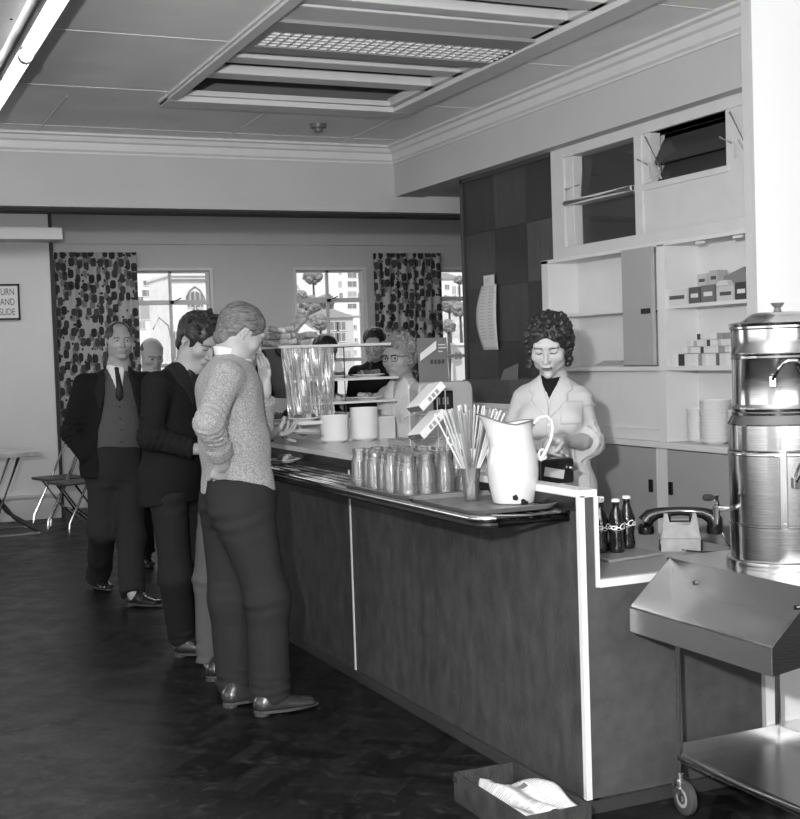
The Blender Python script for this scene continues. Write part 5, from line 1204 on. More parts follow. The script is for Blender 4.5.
# ================================================================ PEOPLE
class Person:
    def __init__(s, name, label, at, fwd, group=None, coarse=.008, fine=.0045):
        s.root = thing(name, label, 'person', at, 0, group); s.F = V((fwd[0], fwd[1], 0)).normalized(); s.U = V((0, 0, 1)); s.S = s.F.cross(s.U); s.M = [s.S, s.F, s.U]; s.co = coarse; s.fi = fine
        s.arms = []; s.legs = []; s.hands = []
    def bounds(s, pts, m=.2):
        a = np.array([list(p) for p in pts]); return a.min(0)-m, a.max(0)+m
    def setup(s, pelvis, chest, neck, head, M, hs=1.0, w=1.0, depth=1.0):
        s.pelvis, s.chest, s.neck, s.head, s.HM, s.hs, s.w, s.dp = V(pelvis), V(chest), V(neck), V(head), M, hs, w, depth
    def body(s, mat_skin=None, brow=None, lip=None, female=False, jaw=1.0, age=.5, nose=1.0, open_eyes=True):
        pts = [s.pelvis, s.chest, s.head]+[p for a in s.arms for p in a]+[p for l in s.legs for p in l]
        lo, hi = s.bounds(pts, .17); spans = [(s.head, .13)]+[(h[0]+V(h[1]).normalized()*.08, .10) for h in s.hands]
        F = Field(lo, hi, s.co+.003, s.fi, spans); M = s.M; w = s.w
        head(F, s.head, s.HM, s.hs, female, jaw, age, nose)
        nr = .052 if female else .062
        F.cap(loc(s.head, s.HM, 0, -.028, -.055), s.neck, nr*.95, nr*1.05, k=.03); F.cap(s.neck, s.chest+s.U*.04, nr*1.1, .09*w, k=.04)
        F.ecap(s.chest, (s.chest+s.pelvis)/2, (.135*w, .085), (.125*w, .08), M[0], k=.04); F.ecap((s.chest+s.pelvis)/2, s.pelvis, (.125*w, .08), (.135*w, .09), M[0], k=.04)
        for sh, el, wr in s.arms: F.cap(s.chest+s.U*.04, sh, .06, .045, k=.04); ar = .85 if female else 1; F.cap(sh, el, .042*ar, .036*ar, k=.02); F.cap(el, el.lerp(wr, .35), .037*ar, .040*ar, k=.015); F.cap(el.lerp(wr, .35), wr, .040*ar, .025*ar, k=.015)
        for h in s.hands: hand(F, *h[:3], **h[3])
        for hp, kn, an in s.legs: F.cap(hp, kn, .07, .05, k=.03); F.cap(kn, an, .05, .034, k=.02); F.cap(an, V((an.x, an.y, FZ+.05)), .034, .03, k=.02)
        fn = head_mats(s.head, s.HM, s.hs, not open_eyes)
        b = F.mesh('body', [mat_skin or SKIN, lip or LIP, brow or BROWD], s.root, s.root.location, fn, 1); s.bodyo = b
        if open_eyes: eyes(s.root, s.head, s.HM, s.hs, True)
        return b
    def top(s, g=.02, hem=None, k=.05, shoulder=.055, sleeve_end=1.0, chestf=1.0, arm=(.058, .052, .044), waistf=1.0, hipf=1.0, neckr=.07, arms=True, fold=1.0):
        pts = [s.pelvis, s.chest, s.neck]+[p for a in s.arms for p in a]; lo, hi = s.bounds(pts, .17)
        F = Field(lo, hi, s.co); M = s.M; w = s.w; mid = (s.chest+s.pelvis)/2; dp = s.dp
        F.ecap(s.chest, mid, ((.150*w+g)*chestf, .098*dp+g), ((.140*w+g)*waistf, .095*dp+g), M[0], k=0)
        F.ecap(mid, s.pelvis, ((.140*w+g)*waistf, .095*dp+g), ((.150*w+g)*hipf, .100*dp+g), M[0], k=k)
        dn = s.pelvis-(s.chest-s.pelvis)*.6; F.ecap(s.pelvis, dn, ((.150*w+g)*hipf, .100*dp+g), ((.150*w+g)*hipf*1.02, .105*dp+g), M[0], k=k)
        if hem is not None:
            for pt, nn in (hem if isinstance(hem, list) else [(hem, (0, 0, -1))]): F.slab(pt, nn, 'i')
        F.cap(s.chest+s.U*.03, s.neck+s.U*.0, .095*w, neckr, k=.05)
        if arms:
            for sh, el, wr in s.arms:
                F.cap(s.chest+s.U*.05, sh, .075*w, shoulder+g*.5, k=.06); F.cap(sh, el, arm[0]+g*.5, arm[1]+g*.5, k=.03)
                if sleeve_end > 0:
                    F.sleeve(el, el.lerp(wr, sleeve_end), arm[1]+g*.5, arm[2]+g*.5, k=.03)
                    F.folds(sh, el, arm[0]+g+.01, .85, .07, .035, .005*fold, 3); F.folds(el, wr, arm[1]+g+.01, .15, .07, .032, .005*fold, 4); F.folds(el, wr, arm[1]+g+.01, .75, .06, .028, .003*fold, 6); F.folds(sh, el, arm[0]+g+.01, .1, .06, .045, .003*fold, 5)
        s.TF = F; return F
    def trousers(s, m, waist, r=(.088, .074, .062), cuff=.09, wr=.005, g=.02, seed=1, name='trousers'):
        pts = [s.pelvis]+[p for l in s.legs for p in l]; lo, hi = s.bounds(pts, .2); F = Field(lo, hi, s.co); M = s.M; w = s.w
        F.ecap(s.pelvis+s.U*.10, s.pelvis-s.U*.02, (.135*w+g, .09*s.dp+g), (.145*w+g, .10*s.dp+g), M[0], k=0)
        for hp, kn, an in s.legs:
            e = V((an.x, an.y, FZ+cuff)); F.cap(hp, kn, r[0], r[1], k=.05); F.sleeve(kn, e, r[1], r[2], k=.05)
        F.slab(waist, (0, 0, 1), 'i'); F.wrinkle(wr, 22, seed, zs=.45)
        for i, (hp, kn, an) in enumerate(s.legs):
            F.folds(hp, an, r[0]+.03, .5, .10, .085, .0035, seed+i); F.folds(kn, an, r[1]+.02, .92, .08, .06, .0045, seed+5+i); F.folds(hp, kn, r[0]+.03, .1, .09, .07, .004, seed+9+i)
        return F.mesh(name, m, s.root, s.root.location)
    def overlay(s, F, name, m, pts, th, c=None, M=None, y0=0.0, y1=.45, parent=None, wr=0):
        G = F.copy(); G.d -= th; G.poly(s.chest if c is None else c, M or s.M, pts, 'i', y0, y1)
        if wr: G.wrinkle(wr, 40, 5)
        return G.mesh(name, m, parent or s.root, s.root.location, smooth=1)
    def shoes(s, m, spec, sc=1.0):
        for heel, d in spec: shoe(s.root, heel, d, sc, m)
def hair(P, m, style, seed=1, hs=None):
    c, M, s = P.head, P.HM, P.hs; random.seed(seed); F = Field([v-.17 for v in c], [v+.17 for v in c], .0045 if P.fi < .006 else .006)
    L = lambda x, y, z: loc(c, M, x*s, y*s, z*s); R = lambda *r: tuple(v*s for v in r)
    if style in ('short', 'tousled', 'slick', 'thin'):
        e = {'short': .009, 'tousled': .016, 'slick': .010, 'thin': .0065}[style]
        F.ell(L(0, -.014, .036), R(.076+e, .094+e, .082+e), M, k=0)
        F.ecap(L(0, -.045, .02), L(0, -.060, -.055), R(.066+e*.5, .045+e), R(.050+e*.3, .030+e), M[0], k=.03)
        if style == 'tousled':
            for _ in range(170):
                a = random.uniform(-2.6, 2.6); b = random.uniform(.25, 1.5); n = V((math.sin(a)*math.cos(b), -.2+math.cos(a)*math.cos(b)*.9, math.sin(b))); p = L(n.x*.080, n.y*.095-.005, n.z*.085+.04); t = (M[0]*random.uniform(-1, 1)+M[1]*random.uniform(.2, 1.2)+M[2]*random.uniform(-.1, .7)).normalized()
                F.cap(p, p+t*.042*s, .010*s, .0035*s, k=.004)
        F.poly(L(0, 0, 0), M, [(-.058*s, -.2), (-.058*s, .015*s), (-.050*s, .052*s), (-.02*s, .072*s), (.02*s, .072*s), (.050*s, .052*s), (.058*s, .015*s), (.058*s, -.2)], 's', .012*s, .3)
        F.poly(L(0, 0, 0), [M[1]*-1, M[0], M[2]], [(-.3, -.3), (-.3, .028*s), (-.052*s, .025*s), (-.040*s, -.012*s), (-.022*s, -.040*s), (-.02*s, .012*s), (.024*s, .018*s), (.032*s, -.05*s), (.06*s, -.075*s), (.06*s, -.3)], 's', -.3, .3)
        if style == 'thin': F.ell(L(0, .080, .098), R(.060, .066, .062), M, k=.01, op='s')
        F.wrinkle(.0035 if style != 'slick' else .002, 190 if style != 'tousled' else 120, seed)
    elif style == 'ring':
        F.ell(L(0, -.014, .030), R(.080, .098, .082), M, k=0); F.ell(L(0, .03, .10), R(.085, .13, .085), M, k=.01, op='s'); F.slab(L(0, 0, -.055), [-v for v in M[2]], 'i'); F.slab(L(0, .01, 0), M[1], 'i'); F.wrinkle(.003, 190, seed)
    elif style in ('curly', 'wavy'):
        e = .014 if style == 'curly' else .010
        F.ell(L(0, -.020, .036), R(.080+e, .094+e, .084+e), M, k=0); F.ell(L(0, -.05, -.03), R(.080, .055, .060), M, k=.04)
        e += .012 if style == 'wavy' else .004
        n_ = 380 if style == 'curly' else 220
        for _ in range(n_):
            a = random.uniform(-PI, PI); z = random.uniform(-.9, 1); rr = math.sqrt(max(0, 1-z*z)); n = V((rr*math.sin(a), rr*math.cos(a), z))
            if n.y > .45 and n.z < .30: continue
            if z < -.75: continue
            p = L(n.x*(.086+e*.5), n.y*(.098+e*.5)-.022, n.z*(.092+e*.5)+.030); r_ = random.uniform(.007, .013)*s; t = V((random.gauss(0, 1), random.gauss(0, 1), random.gauss(0, 1))).normalized()*.012*s
            F.cap(p-t, p+t, r_, r_*.8, k=.004)
        F.ell(L(0, .085, -.036), R(.057, .085, .098), M, k=.004, op='s')
        if style == 'curly':
            for q in (-1, 1):
                for k in range(10): p = L(q*(.078+random.uniform(-.005, .012)), random.uniform(-.03, .03), .02-.011*k); F.ell(p, R(.017, .017, .013), M, k=.004)
    return F.mesh('hair', m, P.root, P.root.location, smooth=0)
def Q(px, py, y): return onY(px, py, y)
M_tweed = mat('knitted_wool', .33, .95, spec=.12, var=.45, vscale=160, bump=.9, bscale=180, sheen=.2)
M_suit = mat('dark_suit_cloth', .018, .85, spec=.12, bump=.15, bscale=300); M_suit2 = mat('black_jacket_cloth', .012, .85, spec=.12, bump=.15, bscale=300); M_charc = mat('charcoal_trousers', .026, .85, spec=.12, bump=.15, bscale=300); M_greytr = mat('grey_trousers', .09, .85, spec=.12, bump=.15, bscale=300)
M_shirt = mat('white_shirt', .75, .8, spec=.12); M_tie = mat('dark_tie', .012, .6); M_card = mat('grey_cardigan', .10, .9, spec=.12, bump=.5, bscale=220); M_shoe = mat('polished_black_shoe', .02, .18, coat=.5); M_shoeb = mat('polished_brown_shoe', .035, .22, coat=.5)
M_coat = mat('white_coat_cotton', .50, .8, spec=.12, bump=.1, bscale=200); M_blouse = mat('white_blouse', .66, .8, spec=.12); M_blk = mat('black_jumper', .012, .9, spec=.12)
H_grey = mat('grey_hair', .13, .5, var=.6, vscale=45, stretch=(.6, 2, 3), bump=.4, bscale=90); H_dark = mat('dark_hair', .022, .45, var=.4, vscale=60); H_lt = mat('light_grey_hair', .22, .7, var=.35, vscale=60); H_thin = mat('thin_dark_hair', .03, .5)
import os
DRAFT = os.environ.get('DRAFT_PEOPLE')
def collar(P, m, r=.062, h=.03, tilt=.02, name='shirt_collar', zoff=.0):
    """standing collar band round the neck"""
    c = P.neck+P.U*zoff; ax = (loc(P.head, P.HM, 0, -.02, -.07)-P.neck).normalized(); s_, f_ = P.S, P.F
    b = MB(); rings = []
    for (rr, hh) in ((r, -.01), (r+.003, h), (r+.008, h-.002), (r+.011, -.012)):
        rings.append([c-V(P.root.location)+(s_*math.cos(t)+f_*math.sin(t)*1.0)*rr+ax*(hh-tilt*math.sin(t)) for t in [2*PI*k/28 for k in range(28)]])
    vs = [p for q in rings for p in q]; fs = []
    for i in range(4):
        j = (i+1) % 4
        for k in range(28): fs.append((i*28+k, i*28+(k+1) % 28, j*28+(k+1) % 28, j*28+k))
    return b.add(vs, fs, True).build(name, m, P.root)
# ---------------------------------------------------------------- A: man in the knitted cardigan, in front
def man_in_knit():
    P = Person('person', 'person in a speckled knitted cardigan with one hand in a trouser pocket', V((1.62, 5.33, FZ)), (1, .05), coarse=.0075, fine=.0042)
    yr, yl = 5.17, 5.50
    P.setup(Q(238, 492, 5.35), Q(228, 392, 5.34), Q(233, 356, 5.34), Q(241, 333, 5.34), frame3((.84, .02, -.50), (.5, 0, .85)), 1.04, 1.02, 1.12)
    P.arms = [(Q(226, 378, yr), Q(209, 424, 5.04), Q(223, 462, 5.19)), (Q(236, 378, yl), Q(258, 428, 5.50), Q(265, 388, 5.40))]
    P.hands = [(P.arms[0][2], V((-.10, .62, -.85)), V((.1, 1, .5)), dict(s=1.0, curl=(.35, .4, .4, .4), thumb=.2, side=1)),
               (P.arms[1][2], V((.02, .0, 1)), V((-.9, -.35, 0)), dict(s=1.0, curl=(.18, .2, .25, .3), thumb=.1, spread=.10, side=-1))]
    a1, a2 = onZ(273, 712, FZ), onZ(233, 702, FZ)
    P.legs = [(Q(240, 508, 5.25), Q(268, 598, 5.20), V((a1.x, a1.y+.02, .035))), (Q(228, 508, 5.43), Q(231, 598, 5.42), V((a2.x+.02, a2.y, .035)))]
    P.body(SKIN, BROWG, age=.6, nose=1.05, open_eyes=False)
    hem = [(Q(215, 497, 5.3), (-.12, 0, -1))]
    F = P.top(g=.030, hem=hem, sleeve_end=.74, arm=(.054, .043, .040), waistf=1.04, hipf=1.04, fold=1.2)
    F.ell(Q(221, 489, 5.12), (.09, .15, .075), None, k=.03, op='s')
    F.wrinkle(.008, 22, 3, zs=.7)
    sw = F.mesh('cardigan', M_tweed, P.root, P.root.location)
    w_ = P.arms[0]; d = (w_[2]-w_[1]).normalized(); G = Field([v-.12 for v in w_[2]], [v+.12 for v in w_[2]], .006); G.sleeve(w_[1].lerp(w_[2], .60), w_[1].lerp(w_[2], .80), .060, .056, k=0); G.wrinkle(.003, 60, 2); G.mesh('sleeve_cuff', M_tweed, sw, (0, 0, 0)).location = -V(P.root.location)
    P.trousers(M_charc, Q(240, 478, 5.3), r=(.130, .096, .082), cuff=.058, wr=.010, seed=4, g=.040)
    collar(P, M_shirt, .066, .028, .02)
    P.shoes(M_shoeb, [(onZ(254, 716, FZ), (1, -.02, 0)), (onZ(223, 708, FZ), (1, .22, 0))], 1.08)
    hair(P, H_grey, 'slick', 4)
# ---------------------------------------------------------------- B: young man in dark suit looking down
def young_man():
    P = Person('person', 'person with tousled dark hair in a black suit looking down behind the knitted cardigan', V((1.60, 6.35, FZ)), (.45, -.88), coarse=.0085, fine=.005)
    P.setup(Q(172, 478, 6.35), Q(178, 395, 6.35), Q(190, 366, 6.32), Q(199, 340, 6.27), frame3((.42, -.72, -.56), (.25, -.4, .88)), 1.10, 1.0, 1.0)
    P.arms = [(Q(157, 386, 6.25), Q(151, 438, 6.18), Q(198, 449, 6.10)), (Q(203, 386, 6.50), Q(212, 430, 6.4), Q(224, 440, 6.25))]
    P.hands = [(P.arms[0][2], V((1, -.1, .05)), V((0, .5, -.8)), dict(curl=(.5, .5, .5, .5))), (P.arms[1][2], V((1, -.1, .05)), V((0, -.5, -.8)), dict(curl=(.5, .5, .5, .5), side=-1))]
    a1, a2 = onZ(182, 655, FZ), onZ(194, 645, FZ)
    P.legs = [(Q(168, 500, 6.3), Q(176, 575, 6.32), V((a1.x, a1.y, .035))), (Q(182, 500, 6.46), Q(188, 575, 6.5), V((a2.x, a2.y+.05, .035)))]
    P.body(SKIN, BROWD, age=.1, open_eyes=False)
    F = P.top(g=.024, hem=Q(170, 503, 6.35), sleeve_end=.92, arm=(.058, .050, .042), fold=1.5); F.wrinkle(.007, 20, 8)
    F.mesh('jacket', M_suit2, P.root, P.root.location)
    P.overlay(F, 'shirt_front', M_shirt, [(-.050, .30), (.050, .30), (.0, .015)], .003)
    P.overlay(F, 'tie', M_tie, [(-.018, .17), (.018, .17), (.026, .02), (0, -.02), (-.026, .02)], .008)
    for q in (-1, 1): P.overlay(F, 'lapel', M_suit, [(q*.035, .19), (q*.085, .16), (q*.10, .08), (q*.0, -.06), (q*.005, .02)], .009)
    P.trousers(M_suit, Q(170, 470, 6.35), r=(.098, .080, .070), cuff=.085, wr=.006, seed=6)
    collar(P, M_shirt, .063, .028, .02)
    P.shoes(M_shoe, [(onZ(174, 656, FZ), (.85, -.5, 0)), (onZ(190, 648, FZ)+V((0, .06, 0)), (.9, -.3, 0))], 1.05)
    hair(P, H_dark, 'tousled', 7)
# ---------------------------------------------------------------- D: man hidden behind the cardigan, holding out a plate
def hidden_man():
    P = Person('person', 'person in grey trousers standing mostly behind the knitted cardigan, reaching out with a plate', V((1.76, 6.05, FZ)), (.98, -.05), coarse=.0095, fine=.0048)
    P.setup(Q(227, 482, 6.05), Q(230, 397, 6.05), Q(238, 367, 6.05), Q(242, 347, 6.05), frame3((.85, .0, -.52), (.5, 0, .85)), .98, .92, .9)
    P.arms = [(Q(232, 391, 5.92), Q(238, 434, 5.88), Q(268, 435, 5.92)), (Q(238, 390, 6.18), Q(246, 436, 6.22), Q(276, 430, 6.14))]
    P.hands = [(P.arms[0][2], V((1, .28, .02)), V((0, 0, 1)), dict(s=1.05, curl=(.45, .5, .6, .7), thumb=.9, thumb_in=.8, side=1)),
               (P.arms[1][2], V((1, -.15, .10)), V((0, -.5, -.6)), dict(s=1.0, curl=(.4, .45, .5, .6), thumb=.3, side=1))]
    a1, a2 = onZ(210, 673, FZ), onZ(226, 668, FZ)
    P.legs = [(Q(215, 502, 6.0), Q(209, 580, 6.03), V((a1.x, a1.y, .035))), (Q(232, 502, 6.12), Q(232, 580, 6.12), V((a2.x, a2.y, .035)))]
    P.body(SKIN, BROWD, age=.3)
    F = P.top(g=.018, hem=Q(228, 500, 6.05), sleeve_end=.86, arm=(.054, .050, .046)); F.wrinkle(.004, 24, 9); F.mesh('jacket', M_suit2, P.root, P.root.location)
    P.trousers(M_greytr, Q(228, 470, 6.05), r=(.082, .070, .062), cuff=.06, wr=.005, seed=8, g=.012)
    P.shoes(M_shoe, [(onZ(206, 681, FZ), (1, .1, 0)), (onZ(222, 676, FZ), (1, .1, 0))], 1.0)
    hair(P, H_dark, 'short', 9)
    hp = P.arms[0][2]+V((.195, .045, -.004)); o = MB().lathe([(0, 0), (.045, 0), (.048, .003), (.082, .012), (.084, .015), (.045, .006), (0, .005)], (0, 0, 0), 32).build('side_plate', M_china); o.location = hp; o.rotation_euler = (.05, .06, 0); tag(o, 'white side plate held out over the tray rails', 'plate')
# ---------------------------------------------------------------- E: man in suit jacket, cardigan and tie facing the camera
def facing_man():
    P = Person('person', 'person facing forward in an open dark jacket, grey buttoned cardigan, white shirt and black tie', V((1.62, 8.32, FZ)), (.03, -1), coarse=.009, fine=.0055)
    y = 8.32
    P.setup(Q(114, 468, y), Q(115, 392, y), Q(119, 366, y), Q(119, 341, y-.03), frame3((.02, -1, -.02), (0, 0, 1)), 1.03, 1.10, 1.12)
    P.arms = [(Q(84, 385, y), Q(72, 432, y+.04), Q(91, 460, y-.06)), (Q(146, 384, y), Q(155, 432, y+.02), Q(153, 468, y-.06))]
    P.hands = [(P.arms[0][2], V((.25, .25, -.9)), V((.3, .9, 0)), dict(curl=(.4, .4, .4, .4), side=-1)), (P.arms[1][2], V((0, -.1, -1)), V((-1, 0, 0)), dict(curl=(.5, .5, .6, .6), side=1))]
    a1, a2 = onZ(99, 588, FZ), onZ(136, 608, FZ)
    P.legs = [(Q(104, 478, y), Q(102, 530, y-.03), V((a1.x, a1.y+.02, .035))), (Q(126, 478, y), Q(131, 538, y-.15), V((a2.x, a2.y+.07, .035)))]
    P.body(SKIN, BROWD, age=.8, jaw=1.12, nose=1.1)
    K = P.top(g=.008, hem=Q(114, 450, y), arms=False, waistf=1.06); K.wrinkle(.003, 30, 2); K.mesh('cardigan', M_card, P.root, P.root.location)
    ck = P.overlay(K, 'shirt_front', M_shirt, [(-.062, .32), (.062, .32), (.050, .13), (.004, -.06), (-.050, .13)], .004)
    P.overlay(K, 'tie', M_tie, [(-.016, .165), (.016, .165), (.014, .135), (.026, -.03), (0, -.065), (-.026, -.03), (-.014, .135)], .012)
    for k in range(4):
        b = P.overlay(K, 'button', M_matblack, [(.000+.009*math.cos(t)+.0, -.095-.075*k+.009*math.sin(t)) for t in [q*PI/4 for q in range(8)]], .011)
    J = P.top(g=.024, hem=Q(114, 476, y), sleeve_end=.93, arm=(.062, .055, .046), hipf=1.1, waistf=1.1, fold=1.5)
    J.poly(P.chest, P.M, [(-.055, .40), (.055, .40), (.100, .0), (.150, -.38), (.150, -.8), (-.150, -.8), (-.175, -.38), (-.110, -.05)], 's', .0, .5); J.ell(P.neck+P.U*.02, (.07, .085, .10), None, k=.01, op='s'); J.wrinkle(.007, 20, 12)
    J.mesh('jacket', M_suit2, P.root, P.root.location)
    for q, x0 in ((-1, -.06), (1, .06)): P.overlay(J, 'lapel', M_suit, [(q*.052, .20), (q*.105, .15), (q*.155, .02), (q*.130, -.13), (q*.095, -.02)], .008, y0=.02)
    P.trousers(M_charc, Q(114, 446, y), r=(.108, .088, .078), cuff=.075, wr=.010, seed=14, g=.03)
    collar(P, M_shirt, .066, .030, .022)
    P.shoes(M_shoe, [(onZ(97, 587, FZ)+V((0, .03, 0)), (.12, -1, 0)), (onZ(129, 606, FZ)+V((0, .04, 0)), (.6, -.8, 0))], 1.05)
    hair(P, H_thin, 'thin', 12)
# ---------------------------------------------------------------- F: bald man behind
def bald_man():
    y = 9.6
    P = Person('person', 'person with a bald head bowed, seen between the two men in dark suits', V((1.95, 9.6, FZ)), (.5, -.86), coarse=.011, fine=.0065)
    P.root.location.x = onY(152, 400, y).x
    P.setup(Q(152, 462, y), Q(152, 398, y), Q(152, 375, y), Q(152, 354, y-.02), frame3((.12, -.85, -.45), (.05, -.4, .88)), 1.04, .95, 1.0)
    P.arms = [(Q(135, 392, y), Q(134, 428, y), Q(142, 450, y-.1)), (Q(169, 392, y), Q(168, 428, y), Q(162, 450, y-.12))]
    P.hands = [(P.arms[0][2], V((.6, -.6, .1)), V((0, 0, 1)), dict(curl=(.5, .5, .5, .5))), (P.arms[1][2], V((-.5, -.7, .1)), V((0, 0, 1)), dict(curl=(.5, .5, .5, .5), side=-1))]
    a1, a2 = V((P.root.location.x-.09, y-.02, .035)), V((P.root.location.x+.09, y, .035))
    P.legs = [(P.pelvis+V((-.09, 0, -.02)), P.pelvis+V((-.09, -.03, -.45)), a1), (P.pelvis+V((.09, 0, -.02)), P.pelvis+V((.09, -.03, -.45)), a2)]
    P.body(SKIN, BROWD, age=.8); F = P.top(g=.018, hem=P.pelvis-P.U*.12, sleeve_end=.9); F.mesh('jacket', M_suit2, P.root, P.root.location)
    P.overlay(F, 'shirt_front', M_shirt, [(-.045, .3), (.045, .3), (0, .02)], .003)
    P.trousers(M_suit, P.pelvis+P.U*.02, seed=3); P.shoes(M_shoe, [(V((a1.x, a1.y+.07, FZ)), (-.1, -1, 0)), (V((a2.x, a2.y+.07, FZ)), (.1, -1, 0))]); hair(P, H_thin, 'ring', 3)
# ---------------------------------------------------------------- G: two men beyond the display case
def far_man(px, py, y, fwd, hd, label, seed, style, lean=0, hm=H_dark):
    h = Q(px, py, y); P = Person('person', label, V((h.x, y, FZ)), fwd, coarse=.011, fine=.0065); f = P.F
    nk = h+V((0, 0, -.16))-f*.03; ch = nk+V((0, 0, -.13))-f*lean*.3; pv = V((ch.x, ch.y, .90))-f*lean
    P.setup(pv, ch, nk, h, frame3(hd, (0, 0, 1)), 1.03, 1.0, 1.0)
    for q in (1, -1):
        sh = ch+P.S*q*.18+V((0, 0, .04)); P.arms.append((sh, sh+P.S*q*.04+V((0, 0, -.27))+f*.03, sh+V((0, 0, -.40))+f*.22))
        P.legs.append((pv+P.S*q*.09, V(((pv+P.S*q*.09).x, (pv+P.S*q*.09).y, .47)), V(((pv+P.S*q*.10).x, (pv+P.S*q*.10).y, .035))))
    P.hands = [(P.arms[0][2], f, V((0, 0, 1)), dict(curl=(.5, .5, .5, .5), side=-1)), (P.arms[1][2], f, V((0, 0, 1)), dict(curl=(.5, .5, .5, .5)))]
    P.body(SKIN, BROWD); F = P.top(g=.022, hem=pv-V((0, 0, .08)), sleeve_end=.9); F.mesh('jacket', M_suit2, P.root, P.root.location)
    P.overlay(F, 'shirt_front', M_shirt, [(-.045, .3), (.045, .3), (0, .02)], .003); P.overlay(F, 'tie', M_tie, [(-.014, .16), (.014, .16), (.02, .05), (0, .03), (-.02, .05)], .008)
    P.trousers(M_suit, pv+V((0, 0, .02)), seed=seed); P.shoes(M_shoe, [(V((l[2].x, l[2].y, FZ))-f*.06, f) for l in P.legs]); hair(P, hm, style, seed)
# ---------------------------------------------------------------- H: older woman with glasses
def older_woman():
    y = 6.80
    P = Person('person', 'person with grey curly hair and dark-rimmed glasses in a white short-sleeved blouse behind the counter', V((3.0, 6.8, FZ)), (-.80, -.60), coarse=.008, fine=.0045)
    P.root.location.x = onY(402, 400, y).x
    P.setup(Q(402, 468, y), Q(404, 402, y), Q(404, 382, y), Q(398, 357, y-.03), frame3((-.80, -.60, -.10), (0, 0, 1)), 1.04, 1.0, 1.0)
    P.arms = [(Q(389, 397, y+.12), Q(386, 440, y+.14), Q(380, 466, y-.05)), (Q(420, 398, y-.14), Q(424, 440, y-.2), Q(408, 468, y-.32))]
    P.hands = [(P.arms[0][2], V((-.8, -.5, 0)), V((0, 0, -1)), dict(s=.9, curl=(.4, .4, .4, .4))), (P.arms[1][2], V((-.8, -.5, 0)), V((0, 0, -1)), dict(s=.9, curl=(.4, .4, .4, .4), side=-1))]
    pv = P.pelvis
    for q in (1, -1): P.legs.append((pv+P.S*q*.085, pv+P.S*q*.085+V((0, 0, -.42)), V(((pv+P.S*q*.09).x, (pv+P.S*q*.09).y, .035))))
    P.body(SKIN, BROWG, female=True, age=.9, jaw=.92)
    F = P.top(g=.014, hem=pv-V((0, 0, .25)), sleeve_end=0, chestf=.98, waistf=.9, arm=(.056, .050, .04), shoulder=.045, neckr=.05)
    for q in (-1, 1): F.ell(P.chest+P.S*q*.065+P.F*.085-P.U*.05, (.065, .055, .06), P.M, k=.05)
    F.wrinkle(.004, 26, 6); bl = F.mesh('blouse', M_blouse, P.root, P.root.location)
    P.overlay(F, 'neck_opening', SKIN, [(-.040, .25), (.040, .25), (.0, .0)], .0025)
    for q in (-1, 1): P.overlay(F, 'collar_lapel', M_blouse, [(q*.030, .15), (q*.075, .12), (q*.085, .05), (q*.0, -.03), (q*.004, .02)], .008)
    P.overlay(F, 'front_placket', M_blouse, [(-.012, .0), (.012, .0), (.012, -.5), (-.012, -.5)], .004)
    for k in range(4): P.overlay(F, 'button', M_whitep, [(.006*math.cos(t), -.05-.08*k+.006*math.sin(t)) for t in [q*PI/4 for q in range(8)]], .008)
    for q in (-1, 1): P.overlay(F, 'breast_pocket', M_blouse, [(q*.04, -.03), (q*.12, -.03), (q*.12, -.12), (q*.04, -.12)], .004)
    G = Field(*P.bounds([pv, pv-V((0, 0, .5))], .25), .011); G.ecap(pv-V((0, 0, .1)), pv-V((0, 0, .55)), (.16, .13), (.19, .16), P.S, k=0); G.slab(pv-V((0, 0, .5)), (0, 0, -1), 'i'); G.mesh('skirt', M_coat, P.root, P.root.location)
    P.shoes(M_shoe, [(V((l[2].x, l[2].y, FZ))-P.F*.05, P.F) for l in P.legs], .88); hair(P, H_lt, 'wavy', 21)
    c, M, s = P.head, P.HM, P.hs; g = MB(); L_ = lambda x, y_, z: loc(c, M, x*s, y_*s, z*s)-V(P.root.location)
    for q in (-1, 1):
        ring = [L_(q*.031+.022*math.cos(t)*(1+.1*q*math.cos(t)), .106-.006*abs(math.cos(t)), .002+.016*math.sin(t)+(.003 if math.sin(t) > 0 else 0)*(1+q*math.cos(t))) for t in [k*PI/8 for k in range(16)]]
        g.tube(ring, .0017, 6, closed=True); g.tube([L_(q*.053, .100, .012), L_(q*.074, .085, .012), L_(q*.082, .0, .006)], .0018, 5)
        g.tube([L_(q*.031+.020*math.cos(t), .105, .016+.004*math.sin(t)) for t in [k*PI/6 for k in range(7)]], .0028, 6)
    g.tube([L_(-.010, .108, .006), L_(.010, .108, .006)], .0022, 6); g.build('spectacles', M_black, P.root)
